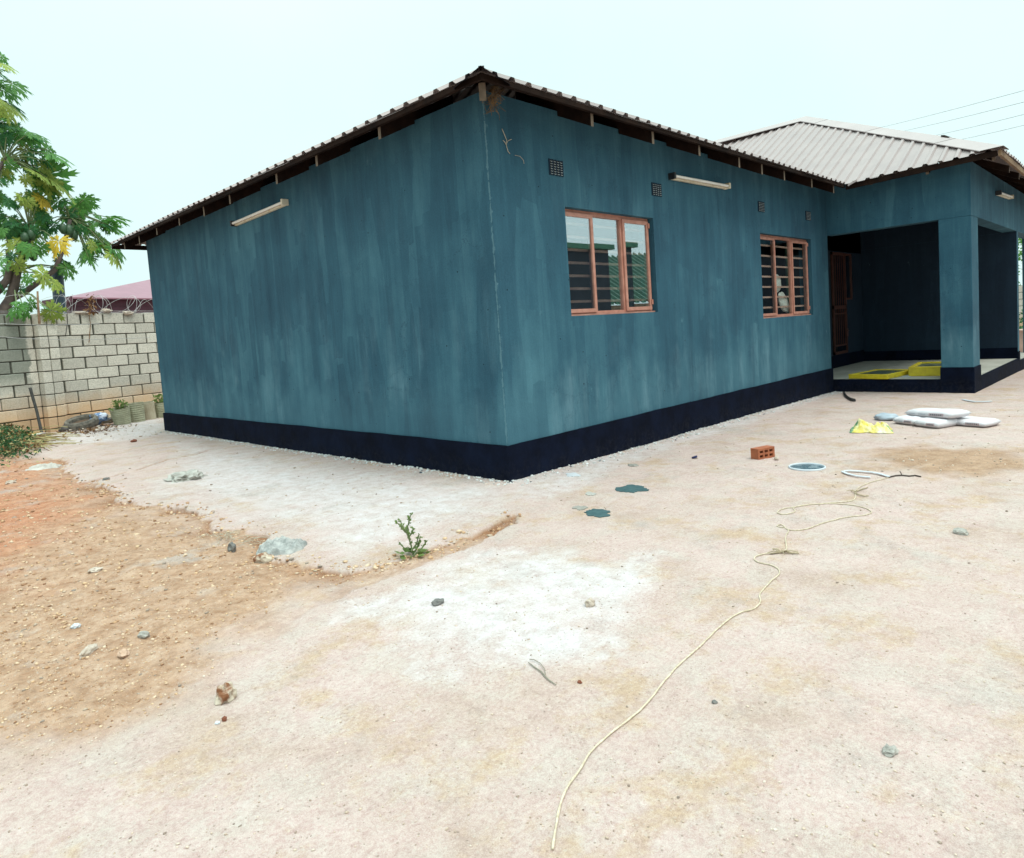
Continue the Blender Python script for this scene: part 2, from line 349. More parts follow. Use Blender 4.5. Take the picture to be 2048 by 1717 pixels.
# ------------------------------------------------------------------ ground
SOIL = [(-500, 905), (0, 902), (60, 902), (118, 918), (138, 928), (126, 940), (150, 950), (158, 966), (186, 962), (205, 972), (226, 976), (242, 990), (226, 1000), (262, 1004), (285, 1012), (318, 1010),
        (350, 1014), (390, 1020), (405, 1030), (428, 1040), (424, 1056), (455, 1062), (480, 1060), (520, 1070), (542, 1086), (515, 1106), (548, 1122), (590, 1124), (640, 1130), (690, 1140), (730, 1138), (762, 1130), (800, 1122), (830, 1110), (862, 1100),
        (905, 1083), (950, 1066), (990, 1050), (1035, 1025), (1000, 1060), (960, 1085), (900, 1105), (800, 1150), (700, 1188), (620, 1225), (540, 1285), (480, 1330), (430, 1370), (330, 1430), (200, 1485), (0, 1520), (-500, 1560)]
EDGE = SOIL[3:39]
WHITE = [(690, 1200), (760, 1155), (900, 1112), (1000, 1085), (1150, 1095), (1280, 1125), (1310, 1170), (1240, 1235), (1150, 1290), (1000, 1318), (850, 1300), (720, 1262)]
APRON = [(330, 868), (430, 895), (700, 928), (1000, 965), (1060, 968), (1100, 985), (1030, 1020), (990, 1040), (900, 1075), (830, 1100), (700, 1128), (590, 1108), (540, 1060), (450, 1038), (330, 1000), (260, 985), (330, 930)]
STRIP = [(1017, 960), (1340, 874), (1665, 781), (1700, 783), (1500, 850), (1300, 915), (1150, 985), (1080, 1000), (1030, 985)]
GRAV = [(60, 885), (110, 866), (330, 832), (335, 868), (260, 880), (120, 893)]
SAND = [(1690, 908), (1760, 893), (1830, 887), (1930, 890), (2060, 902), (2120, 930), (2050, 962), (1950, 966), (1860, 958), (1780, 950), (1730, 940)]
RED = [(-500, 905), (0, 905), (110, 918), (150, 960), (230, 990), (150, 1040), (60, 1110), (0, 1180), (-500, 1300)]
def world_poly(pts): return np.array([G(*p)[:2] for p in pts])
def seg_dist(P, A, B):
    d = B-A; t = np.clip(((P-A)@d)/max(d@d, 1e-9), 0, 1); return np.hypot(*(P-A-t[:, None]*d).T)
def sdist(P, poly, closed=True):
    dmin = np.full(len(P), 1e9); inside = np.zeros(len(P), bool); k = len(poly)
    for i in range(k if closed else k-1):
        A, B = poly[i], poly[(i+1) % k]; dmin = np.minimum(dmin, seg_dist(P, A, B))
        if closed:
            c = (A[1] > P[:, 1]) != (B[1] > P[:, 1])
            with np.errstate(divide='ignore', invalid='ignore'):
                xi = (B[0]-A[0])*(P[:, 1]-A[1])/(B[1]-A[1])+A[0]
            inside ^= c & (P[:, 0] < xi)
    return np.where(inside, dmin, -dmin) if closed else dmin
_tab = rng.random((256, 256))
def vnoise(x, y):
    xi = np.floor(x).astype(int); yi = np.floor(y).astype(int); fx = x-xi; fy = y-yi
    fx = fx*fx*(3-2*fx); fy = fy*fy*(3-2*fy)
    g = lambda a, b: _tab[a % 256, b % 256]
    return (g(xi, yi)*(1-fx)+g(xi+1, yi)*fx)*(1-fy)+(g(xi, yi+1)*(1-fx)+g(xi+1, yi+1)*fx)*fy
def fbm(x, y, f, o=4):
    s = 0; a = .5
    for k in range(o): s = s+a*vnoise(x*f+17*k, y*f+31*k); f *= 2.03; a *= .5
    return s/(1-.5**o)
def sm(a, b, x): t = np.clip((x-a)/(b-a), 0, 1); return t*t*(3-2*t)

CRACK = [(186, 963), (205, 956), (228, 952), (252, 944), (275, 940), (300, 931), (322, 924), (340, 918), (360, 915), (385, 911), (412, 902)]
W_SOIL, W_EDGE, W_CRACK = world_poly(SOIL), world_poly(EDGE), world_poly(CRACK)
def masks(x, y):
    P = np.stack([x, y], 1); n1 = fbm(x, y, 3.0, 5)-.5; n2 = fbm(x+50, y, 8, 5)-.5
    n3 = fbm(x+9, y+5, 1.1, 4)-.5
    wob = n1*.30+n2*.10
    ds = sdist(P, W_SOIL); de = sdist(P, W_EDGE, False)
    near_edge = np.exp(-de/.35)
    dc = sdist(P, W_CRACK, False)+np.abs(n2)*.03+n1*.03
    crk = sm(.045, .012, dc)
    e_ = ds+n2*.16+n1*.10
    soil = sm(-.25, .45, ds+n1*.9+n3*.8)*(1-near_edge)+sm(-.012, .016, e_)*near_edge
    soil = np.maximum(soil, crk*.8)
    lip = np.clip(2.6*fbm(x+70, y+20, 1.9, 3)-.75, .12, 1.2)
    drop = np.maximum(sm(-.008, .016, e_)*np.exp(-np.clip(e_, 0, 9)/(.10+.5*near_edge))*lip*.95*np.exp(-de/.5), crk*.6)
    white = sm(-.28, .32, sdist(P, world_poly(WHITE))+wob*1.6+n3*.6)*(.8+n1)
    apron = sm(-.45, .75, sdist(P, world_poly(APRON))+wob*1.9-.12)*(1-soil)*.80
    strip = sm(-.12, .25, sdist(P, world_poly(STRIP))+wob)*.65
    grav = sm(-.15, .3, sdist(P, world_poly(GRAV))+wob)
    sand = sm(-.1, .45, sdist(P, world_poly(SAND))+wob*2.2)
    red = sm(-.5, .9, sdist(P, world_poly(RED))+n1*1.2)*soil
    return soil, np.clip(np.maximum.reduce([white, apron, strip, grav*.6]), 0, 1), sand, red, drop, grav
def height(x, y, soil, drop, micro=True):
    z = gbase(x, y)-.055*drop + (fbm(x, y, .7, 3)-.5)*.02
    if micro: z = z+(fbm(x+3, y+8, 14, 3)-.5)*(.008+.022*soil)+(fbm(x+3, y+8, 5, 2)-.5)*.02*soil
    return z
def axis(lo, hi, fine, far_lo, far_hi, gr_=1.04):
    a = list(np.arange(lo, hi, fine)); st = fine; v = a[-1]
    while v < far_hi: st = min(st*(gr_ if v < 13 else 1.12), 40); v += st; a.append(v)
    st = fine; v = a[0]; pre = []
    while v > far_lo: st = min(st*1.10, 40); v -= st; pre.append(v)
    return np.array(pre[::-1]+a)
def build_ground():
    xs = axis(-4.6, 1.6, .020, -450, 450, 1.03); ys = axis(-4.6, 3.0, .020, -450, 450, 1.012)
    X, Y = np.meshgrid(xs, ys); x = X.ravel(); y = Y.ravel()
    so, wh, sa, re, dr, gr = masks(x, y); z = height(x, y, so, dr)
    # keep the yard level under and against the house
    nx, ny = len(xs), len(ys)
    me = bpy.data.meshes.new('ground'); me.vertices.add(nx*ny); me.vertices.foreach_set('co', np.stack([x, y, z], 1).astype(np.float32).ravel())
    i = (np.arange(ny-1)[:, None]*nx+np.arange(nx-1)[None, :]).ravel()
    q = np.stack([i, i+1, i+nx+1, i+nx], 1)
    me.loops.add(q.size); me.loops.foreach_set('vertex_index', q.ravel().astype(np.int32))
    me.polygons.add(len(q)); me.polygons.foreach_set('loop_start', (np.arange(len(q))*4).astype(np.int32)); me.polygons.foreach_set('loop_total', np.full(len(q), 4, np.int32))
    me.update(calc_edges=True); me.polygons.foreach_set('use_smooth', np.ones(len(q), bool))
    for nm, ch in (('surface', (so, wh, sa)), ('surface_two', (re, dr, gr))):
        at = me.attributes.new(nm, 'FLOAT_COLOR', 'POINT'); at.data.foreach_set('color', np.stack([*ch, np.ones_like(so)], 1).astype(np.float32).ravel())
    m, n, b = newmat('yard_earth'); tc = N(n, 'ShaderNodeTexCoord'); ob = tc.outputs['Object']
    a1 = N(n, 'ShaderNodeAttribute', attribute_name='surface'); s1 = N(n, 'ShaderNodeSeparateColor'); n.links.new(a1.outputs['Color'], s1.inputs[0])
    a2 = N(n, 'ShaderNodeAttribute', attribute_name='surface_two'); s2 = N(n, 'ShaderNodeSeparateColor'); n.links.new(a2.outputs['Color'], s2.inputs[0])
    nb = noise(n, ob, 1.3, 7, .62); nm_ = noise(n, ob, 9, 7, .65); nf = noise(n, ob, 60, 6, .7); ng = noise(n, ob, 240, 3, .7)
    base = ramp(n, nb.outputs[0], [(.28, (.51, .375, .295)), (.43, (.60, .458, .395)), (.58, (.645, .495, .44)), (.75, (.58, .45, .385))]).outputs[0]
    soil = ramp(n, nm_.outputs[0], [(.25, (.37, .205, .115)), (.5, (.51, .325, .21)), (.75, (.60, .425, .305))]).outputs[0]
    sdk = noise(n, ob, 30, 6, .75); soil = mixc(n, maths(n, 'MULTIPLY', ramp(n, sdk.outputs[0], [(.55, G3(0)), (.64, G3(1))]).outputs[0], .7), soil, (.27, .125, .055)); soil = mixc(n, maths(n, 'MULTIPLY', ramp(n, sdk.outputs[0], [(.35, G3(1)), (.43, G3(0))]).outputs[0], .65), soil, (.70, .54, .40))
    redc = ramp(n, nm_.outputs[0], [(.3, (.46, .165, .08)), (.7, (.60, .295, .165))]).outputs[0]
    wht = ramp(n, nm_.outputs[0], [(.28, (.60, .55, .53)), (.5, (.72, .67, .655)), (.75, (.76, .71, .70))]).outputs[0]
    snd = ramp(n, nm_.outputs[0], [(.3, (.40, .245, .15)), (.7, (.54, .36, .24))]).outputs[0]
    def soft(ch, k=.55):   # ragged edge: the mask bitten by noise
        return maths(n, 'MULTIPLY', maths(n, 'SUBTRACT', maths(n, 'ADD', ch, maths(n, 'MULTIPLY', maths(n, 'SUBTRACT', nf.outputs[0], .5), k)), .04), 1.06, True)
    mp2 = N(n, 'ShaderNodeMapping'); mp2.inputs['Location'].default_value = (3, 71, 5); n.links.new(ob, mp2.inputs[0])
    bl = noise(n, mp2.outputs[0], 3.4, 6, .66); base = mixc(n, maths(n, 'MULTIPLY', ramp(n, bl.outputs[0], [(.48, G3(0)), (.60, G3(1))]).outputs[0], .55), base, (.60, .51, .44))
    mp3 = N(n, 'ShaderNodeMapping'); mp3.inputs['Location'].default_value = (93, 11, 5); n.links.new(ob, mp3.inputs[0])
    bl2 = noise(n, mp3.outputs[0], 2.2, 8, .70); base = mixc(n, maths(n, 'MULTIPLY', ramp(n, bl2.outputs[0], [(.52, G3(0)), (.64, G3(1))]).outputs[0], .85), base, (.56, .40, .27))
    c = mixc(n, soft(s1.outputs[2], .4), base, snd)
    c = mixc(n, soft(s1.outputs[0], .45), c, soil)
    c = mixc(n, maths(n, 'MULTIPLY', s2.outputs[0], .8), c, redc)
    wsum = maths(n, 'ADD', s1.outputs[1], maths(n, 'MULTIPLY', maths(n, 'SUBTRACT', bl.outputs[0], .5), .9)); wsum = maths(n, 'ADD', wsum, maths(n, 'MULTIPLY', maths(n, 'SUBTRACT', nm_.outputs[0], .5), .6)); wsum = maths(n, 'MULTIPLY', wsum, ramp(n, s1.outputs[1], [(.02, G3(0)), (.25, G3(1))]).outputs[0], True)
    wm = maths(n, 'MULTIPLY', soft(wsum, .5), maths(n, 'ADD', .45, maths(n, 'MULTIPLY', nm_.outputs[0], .8)), True)
    c = mixc(n, wm, c, wht)
    c = mixc(n, maths(n, 'MULTIPLY', ramp(n, s2.outputs[1], [(.2, G3(0)), (.7, G3(1))]).outputs[0], .75), c, (.30, .135, .06))
    # orange stains, grey scuffs
    st = noise(n, ob, 2.3, 5, .7); c = mixc(n, maths(n, 'MULTIPLY', ramp(n, st.outputs[0], [(.66, G3(0)), (.76, G3(1))]).outputs[0], .45), c, (.62, .34, .17))
    mp = N(n, 'ShaderNodeMapping'); mp.inputs['Location'].default_value = (31, 7, 2); n.links.new(ob, mp.inputs[0])
    st2 = noise(n, mp.outputs[0], 1.7, 6, .7); c = mixc(n, maths(n, 'MULTIPLY', ramp(n, st2.outputs[0], [(.56, G3(0)), (.70, G3(1))]).outputs[0], .7), c, (.50, .43, .38))
    cru = noise(n, ob, 22, 8, .72); c = mixc(n, .32, c, ramp(n, cru.outputs[0], [(.34, G3(.30)), (.46, G3(.50)), (.60, G3(.56)), (.72, G3(.66))]).outputs[0], 'OVERLAY')
    # grain
    c = mixc(n, .48, c, ramp(n, nf.outputs[0], [(.28, G3(.28)), (.5, G3(.5)), (.72, G3(.70))]).outputs[0], 'OVERLAY')
    c = mixc(n, .35, c, ramp(n, ng.outputs[0], [(.3, G3(.3)), (.7, G3(.7))]).outputs[0], 'OVERLAY')
    # specks of dark and pale grit
    vo = N(n, 'ShaderNodeTexVoronoi'); vo.inputs['Scale'].default_value = 62; n.links.new(ob, vo.inputs['Vector'])
    sv_ = N(n, 'ShaderNodeSeparateColor'); n.links.new(vo.outputs['Color'], sv_.inputs[0])
    dot = maths(n, 'MULTIPLY', maths(n, 'LESS_THAN', vo.outputs['Distance'], .24), maths(n, 'GREATER_THAN', sv_.outputs[0], .90))
    c = mixc(n, maths(n, 'MULTIPLY', dot, .5), c, (.20, .145, .10))
    dot2 = maths(n, 'MULTIPLY', maths(n, 'LESS_THAN', vo.outputs['Distance'], .34), maths(n, 'LESS_THAN', sv_.outputs[0], .14))
    c = mixc(n, maths(n, 'MULTIPLY', dot2, .4), c, (.62, .55, .47))
    b.inputs['Roughness'].default_value = .95; b.inputs['Specular IOR Level'].default_value = .2
    fl1 = noise(n, ob, 4.5, 9, .66); fl2 = noise(n, mp2.outputs[0], 13, 8, .66)
    st1 = ramp(n, fl1.outputs[0], [(.30, G3(0)), (.43, G3(0)), (.438, G3(.33)), (.51, G3(.36)), (.518, G3(.68)), (.60, G3(.70)), (.608, G3(1)), (.9, G3(1))]).outputs[0]
    st2 = ramp(n, fl2.outputs[0], [(.40, G3(0)), (.445, G3(.1)), (.455, G3(.5)), (.56, G3(.55)), (.57, G3(1)), (.9, G3(1))]).outputs[0]
    c = mixc(n, .22, c, ramp(n, st1, [(0, G3(.36)), (1, G3(.60))]).outputs[0], 'OVERLAY'); c = mixc(n, .14, c, ramp(n, st2, [(0, G3(.36)), (1, G3(.60))]).outputs[0], 'OVERLAY')
    hh = maths(n, 'ADD', nf.outputs[0], maths(n, 'MULTIPLY', ng.outputs[0], .5)); hh = maths(n, 'ADD', hh, maths(n, 'MULTIPLY', nm_.outputs[0], .8))
    hh = maths(n, 'ADD', hh, maths(n, 'MULTIPLY', cru.outputs[0], .6)); hh = maths(n, 'ADD', maths(n, 'MULTIPLY', hh, .65), maths(n, 'ADD', maths(n, 'MULTIPLY', st1, .55), maths(n, 'MULTIPLY', st2, .30))); bump(n, b, hh, .55, .022); c = mixc(n, 1.0, c, (.825, .81, .83), 'MULTIPLY'); n.links.new(c, b.inputs['Base Color'])
    me.materials.append(m); o = bpy.data.objects.new('ground', me); col.objects.link(o); tag(o, kind='structure')
    return o
build_ground()
def gz(x, y):
    so, wh, sa, re, dr, gr = masks(np.array([x]), np.array([y])); return float(height(np.array([x]), np.array([y]), so, dr)[0])
def GP(px, py, lift=0.0):        # a point of the ground seen at photo pixel (px, py)
    P = G(px, py); return Vector((P[0], P[1], gz(P[0], P[1])+lift))

# ------------------------------------------------------------------ house
ZT = 3.72; XI = 8.8; L = 9.41; YC = -2.266; XB = 13.34
house = empty('house', (0, 0, 0), 'teal washed plaster house with black plinth and beige ribbed steel roof', 'house')
def walled(name, plane, uu, zz, openings, d0, d1, mat, parent=house, pr=None):
    """a wall slab with true openings. plane 'y': u is x, depth along y ; plane 'x': u is y, depth along x"""
    us = sorted(set([uu[0], uu[1]]+[v for o in openings for v in o[:2]])); zs = sorted(set([zz[0], zz[1]]+[v for o in openings for v in o[2:]]))
    mb = MB()
    def P(u, d, z): return (u, d, z) if plane == 'y' else (d, u, z)
    def solid(i, j):
        if i < 0 or j < 0 or i >= len(us)-1 or j >= len(zs)-1: return False
        um = (us[i]+us[i+1])/2; zm = (zs[j]+zs[j+1])/2
        return not any(o[0] < um < o[1] and o[2] < zm < o[3] for o in openings)
    for i in range(len(us)-1):
        for j in range(len(zs)-1):
            if not solid(i, j): continue
            a, b, c, d = us[i], us[i+1], zs[j], zs[j+1]
            mb.quad(P(a, d0, c), P(b, d0, c), P(b, d0, d), P(a, d0, d)); mb.quad(P(b, d1, c), P(a, d1, c), P(a, d1, d), P(b, d1, d))
            if not solid(i-1, j): mb.quad(P(a, d1, c), P(a, d0, c), P(a, d0, d), P(a, d1, d))
            if not solid(i+1, j): mb.quad(P(b, d0, c), P(b, d1, c), P(b, d1, d), P(b, d0, d))
            if not solid(i, j-1): mb.quad(P(a, d0, c), P(a, d1, c), P(b, d1, c), P(b, d0, c))
            if not solid(i, j+1): mb.quad(P(a, d0, d), P(b, d0, d), P(b, d1, d), P(a, d1, d))
    return mb.build(name, mat, parent)
W1 = (1.088, 2.826, 1.578, 2.742); W2 = (5.895, 7.985, 1.390, 2.733)
walled('wall', 'y', (1.088, XI), (.35, ZT), [W1, W2], 0, .22, M_WALL)
walled('wall', 'x', (0.0, L), (.35, ZT), [], 0, .22, M_WALL)
mb = MB(); mb.box(-.004, 1.088, -.016, .2, .353, ZT); mb.build('corner_pier', M_WALL, house)
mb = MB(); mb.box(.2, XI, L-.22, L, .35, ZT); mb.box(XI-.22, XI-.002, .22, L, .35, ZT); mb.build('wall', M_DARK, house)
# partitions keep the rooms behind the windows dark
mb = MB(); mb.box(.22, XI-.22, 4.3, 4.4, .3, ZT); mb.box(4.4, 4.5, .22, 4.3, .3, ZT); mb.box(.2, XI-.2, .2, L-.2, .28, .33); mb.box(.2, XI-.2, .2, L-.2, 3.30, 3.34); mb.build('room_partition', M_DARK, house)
# plinth: a band slightly proud of the wall, its foot ragged in the ground
mb = MB()
def plinth_run(mb, A, B, nrm, zt, zb=-.35, proud=.012, th=.2, n=40):
    A = Vector(A); B = Vector(B); nrm = Vector(nrm)
    for i in range(n):
        p = A.lerp(B, i/n); q = A.lerp(B, (i+1)/n)
        for k in (p, q): pass
        r1 = proud+.006*math.sin(i*2.1)+.004*math.sin(i*5.3); r2 = proud+.006*math.sin((i+1)*2.1)+.004*math.sin((i+1)*5.3)
        o1 = p+nrm*proud; o2 = q+nrm*proud; f1 = p+nrm*(r1+.004); f2 = q+nrm*(r2+.004)
        za = zt+.0025*math.sin(i*1.7)+.003*math.sin(i*.63); zc = zt+.0025*math.sin((i+1)*1.7)+.003*math.sin((i+1)*.63)
        mb.quad((f1.x, f1.y, zb), (f2.x, f2.y, zb), (o2.x, o2.y, zc), (o1.x, o1.y, za))
        mb.quad((o1.x, o1.y, za), (o2.x, o2.y, zc), (q-nrm*th).to_tuple()[:2]+(zc,), (p-nrm*th).to_tuple()[:2]+(za,))
plinth_run(mb, (-.02, -.02, 0), (XI, -.02, 0), (0, -1, 0), .352); plinth_run(mb, (-.02, L, 0), (-.02, -.02, 0), (-1, 0, 0), .352)
mb.quad((XI, -.03, -.35), (XI, .2, -.35), (XI, .2, .352), (XI, -.03, .352)); mb.quad((-.03, L, -.35), (.2, L, -.35), (.2, L, .352), (-.03, L, .352))
mb.quad((-.036, -.036, -.35), (-.018, -.040, -.35), (-.018, -.033, .352), (-.033, -.033, .352)); mb.quad((-.040, -.018, -.35), (-.036, -.036, -.35), (-.033, -.033, .352), (-.033, -.018, .352))
mb.build('plinth', M_PLINTH, house)

def make_window(W, bars, M_GLASS=M_GLASS):
    x0, x1, z0, z1 = W; y = .085
    root = None; mb = MB(); t = .048; d = .05
    def fr(mb, a, b, c, e, w, y0, y1):
        mb.box(a, b, y0, y1, c, c+w); mb.box(a, b, y0, y1, e-w, e); mb.box(a, a+w, y0, y1, c+w, e-w); mb.box(b-w, b, y0, y1, c+w, e-w)
    fr(mb, x0, x1, z0, z1, t, y, y+d)
    wd = x1-x0; m1 = x0+wd*.335; m2 = x0+wd*.665
    mb.box(m1-.02, m1+.02, y+.002, y+d-.002, z0+t, z1-t); mb.box(m2-.02, m2+.02, y+.002, y+d-.002, z0+t, z1-t)
    mb.box(x0, x1, y-.045, y, z0-.004, z0+.018)      # drip at the foot
    win = mb.build('window', M_FRAME, house)
    for k, (a, b) in enumerate(((x0+t, m1-.02), (m1+.02, m2-.02), (m2+.02, x1-t))):
        if k == 1:
            pm = MB(); pm.box(a, b, y+.026, y+.031, z0+t, z1-t); pm.build('pane', M_GLASS, win); continue
        op = .022 if k == 2 else .010
        sm_ = MB(); fr(sm_, a-.012, b+.012, z0+t-.014, z1-t+.010, .042, y-.030, y-.003)
        s = sm_.build('sash', M_FRAME, win)
        px = a-.012 if k == 0 else b+.012
        s.matrix_basis = Matrix.Translation((px, y, 0)) @ Matrix.Rotation(op if k == 0 else -op*-1.0*-1, 4, 'Z') @ Matrix.Translation((-px, -y, 0))
        pm = MB(); pm.box(a+.028, b-.028, y-.018, y-.013, z0+t+.026, z1-t-.03)
        pn = pm.build('pane', M_GLASS, win); pn.matrix_basis = s.matrix_basis.copy()
        hm = MB(); hx = b if k == 2 else a
        for hz in (z0+.10, z1-.12):
            hm = MB(); hm.box(hx-.008, hx+.022, y-.044, y-.031, hz, hz+.06); hm.build('hinge', M_FRAME, win)
    for i in range(bars):
        z = z0+.10+(z1-z0-.16)*(i+.35)/bars
        bm_ = MB(); bm_.box(x0+.02, x1-.02, y+.056, y+.068, z, z+.028); bm_.build('burglar_bar', M_BAR, win)
    return win
make_window(W1, 7); make_window(W2, 7, M_GLASS2)

# air vents: terracotta grilles painted over
def vent(x, z, w=.205, h=.145, P=lambda u, d, z: (u, d, z)):
    mb = MB(); y = -.014 if x > 1.08 else -.030
    X0, X1, Z0, Z1 = x-w/2, x+w/2, z-h/2, z+h/2
    nC, nR = 4, 6; cw = w/nC; ch = h/nR
    mb.quad((X0, y+.010, Z0), (X1, y+.010, Z0), (X1, y+.010, Z1), (X0, y+.010, Z1), 1)
    for c in range(nC+1): mb.box(X0+c*cw-.0055, X0+c*cw+.0055, y, y+.014, Z0-.006, Z1+.006)
    for r in range(nR+1): mb.box(X0, X1, y+.002, y+.013, Z0+r*ch-.0022, Z0+r*ch+.0022)
    for c in range(nC):
        for r in range(nR):       # hooded lip of each hole
            xc = X0+(c+.5)*cw; zc = Z0+(r+.2)*ch
            mb.bar((xc-.014, y-.001, zc+.004), (xc, y-.006, zc-.003), .005, .004, m=2); mb.bar((xc, y-.006, zc-.003), (xc+.014, y-.001, zc+.004), .005, .004, m=2)
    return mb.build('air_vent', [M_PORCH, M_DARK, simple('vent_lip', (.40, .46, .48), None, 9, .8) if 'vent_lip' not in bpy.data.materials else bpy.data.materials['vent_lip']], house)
vent(.975, 3.125, .21, .15); vent(2.93, 3.10); vent(5.96, 3.14); vent(7.88, 3.14)

# porch: pillar, beams, side walls, floor
mb = MB(); mb.box(XI, 9.33, YC, -1.800, .335, 2.84); mb.build('pillar', M_WALL, house, bevel=.006)
mb = MB(); mb.box(XI-.014, 9.344, YC-.014, -1.786, -.35, .339); mb.build('plinth', M_PLINTH, house, bevel=.004)
mb = MB(); mb.box(XI, 9.05, YC, 0.0, 2.842, ZT); mb.box(9.052, 16.3, YC, -2.02, 2.845, ZT); mb.build('porch_beam', M_WALL, house)
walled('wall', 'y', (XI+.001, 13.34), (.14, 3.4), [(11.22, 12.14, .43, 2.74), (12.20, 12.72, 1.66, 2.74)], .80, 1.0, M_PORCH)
mb = MB(); mb.box(XB+.002, XB+.20, YC-.001, 1.0, .14, 2.842); mb.build('wall', M_WALL, house); mb = MB(); mb.box(XB-.002, XB+.001, YC+.001, .80, .15, 2.84); mb.build('wall_shade_skin', M_PORCH, house)  # the second box is a thin added skin carrying the shade-dark wash
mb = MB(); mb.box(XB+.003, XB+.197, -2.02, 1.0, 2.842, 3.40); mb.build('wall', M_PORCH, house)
mb = MB(); mb.box(16.0, 16.3, YC, -2.02, .0, 2.842); mb.build('pillar', M_WALL, house)
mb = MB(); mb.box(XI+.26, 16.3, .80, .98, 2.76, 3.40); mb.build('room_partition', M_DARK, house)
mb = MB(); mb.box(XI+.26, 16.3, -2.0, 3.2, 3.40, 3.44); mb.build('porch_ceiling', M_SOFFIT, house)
mb = MB(); mb.box(XI+.03, 13.34, YC+.03, .8, -.2, .140); mb.box(13.56, 16.2, YC+.03, 3, -.2, .085); mb.build('porch_floor', M_CONC, house)
mb = MB(); mb.box(XI-.006, XI+.028, -1.786, -.03, -.35, .136); mb.box(9.344, 13.56, YC-.010, YC+.028, -.35, .134); mb.box(13.562, 16.2, YC-.012, YC+.026, -.4, .075)
mb.box(XI+.2, XB-.004, .784, .80, .142, .42); mb.box(XB-.016, XB-.0005, YC+.001, .784, .142, .375); mb.box(XB-.010, XB+.21, YC-.014, YC-.0015, .1, .29)
mb.build('plinth', M_PLINTH, house)
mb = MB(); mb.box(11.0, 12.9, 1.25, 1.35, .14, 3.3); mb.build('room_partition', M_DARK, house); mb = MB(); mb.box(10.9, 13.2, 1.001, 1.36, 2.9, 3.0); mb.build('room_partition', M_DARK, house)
# security gate and small window in the porch
mb = MB(); gx0, gx1, gz0, gz1 = 11.25, 12.12, .44, 2.73; gy = .79
for a, b, c, d in ((gx0, gx1, gz0, gz0+.06), (gx0, gx1, gz1-.06, gz1), (gx0, gx1, 1.46, 1.54), (gx0, gx1, 1.34, 1.37), (gx0, gx1, .62, .65), (gx0, gx0+.05, gz0, gz1), (gx1-.05, gx1, gz0, gz1)): mb.box(a, b, gy-.03, gy, c, d)
gate = mb.build('security_gate', M_GATE, house)
for i in range(6):
    x = gx0+.05+(gx1-gx0-.1)*(i+.5)/6; mb = MB(); mb.box(x-.010, x+.010, gy-.02, gy-.006, .65, 2.67); mb.build('gate_bar', M_GATE, gate)
mb = MB(); mb.box(gx1-.13, gx1-.01, gy-.05, gy-.031, .82, 1.0); mb.tube([(gx1-.10, gy-.05, .95), (gx1-.10, gy-.09, .95), (gx1-.18, gy-.09, .95)], .008); mb.build('gate_lock', M_GATE, gate)
mb = MB()
for a, b, c, d in ((12.2, 12.72, 1.66, 1.71), (12.2, 12.72, 2.69, 2.74), (12.2, 12.25, 1.71, 2.69), (12.67, 12.72, 1.71, 2.69)): mb.box(a, b, .82, .86, c, d)
w3 = mb.build('window', M_GATE, house); mb = MB(); mb.box(12.25, 12.67, .84, .845, 1.71, 2.69); mb.build('pane', M_GLASS, w3)

# ------------------------------------------------------------------ roof
PITCHR = .215; RIBH = .030
def rib_profile(u0, u1):
    pts = []; k0 = math.floor(u0/PITCHR)-1
    for k in range(k0, int(u1/PITCHR)+2):
        b = k*PITCHR
        for du, h in ((0, 0), (.118, 0), (.142, RIBH), (.187, RIBH), (.211, 0)): pts.append((b+du, h))
    pts = [p for p in pts if u0-1e-6 <= p[0] <= u1+1e-6]
    return pts
def roof_face(O, U, V, Nn, ulen, vmin, vmax, per=4, cuts=()):
    """ribbed sheets, each its own part; O corner at eave, U along eave, V plan-unit up the slope, Nn lift of a rib"""
    O, U, V, Nn = map(Vector, (O, U, V, Nn)); w = PITCHR*per; k = 0; u = 0.0
    while u < ulen-.02:
        ua, ub = u, min(u+w+.118, ulen)
        mb = MB(); rows = []
        pr = rib_profile(ua, ub)
        lift = .0015*(k % 2); sag = random.uniform(-.006, .006); ov = random.uniform(-.012, .015)
        for (uu, h) in pr:
            a, b = vmin(uu), vmax(uu)
            if b-a < .01: rows.append(None); continue
            if a <= 0: a = -ov
            rows.append([tuple(O+U*uu+V*(a+(b-a)*t)+Nn*(h+lift+(sag if t == 0 else 0))) for t in (0, .5, 1)])
        for r0, r1 in zip(rows[:-1], rows[1:]):
            if r0 is None or r1 is None: continue
            for j in (0, 1): mb.quad(r0[j], r1[j], r1[j+1], r0[j+1])
        if mb.f: mb.build('roof_sheet', M_ROOF, house)
        u += w; k += 1
EZ, OV, SL = 3.635, .5, .5
ca = 1/math.sqrt(1+SL*SL); half = 5.2
# main roof, face over the window wall (eave along +x) and face over the blank wall (eave along +y)
roof_face((-OV, -OV, EZ), (1, 0, 0), (0, 1, SL), (0, -SL*ca, ca), 8.86+half, lambda u: max(0, u-8.86), lambda u: min(u, half))
roof_face((-OV, -OV, EZ), (0, 1, 0), (1, 0, SL), (-SL*ca, 0, ca), 10.36, lambda u: 0, lambda u: min(u, 10.36-u, half))
roof_face((-OV, 9.86, EZ), (1, 0, 0), (0, -1, SL), (0, SL*ca, ca), 14, lambda u: 0, lambda u: min(u, half), per=8)
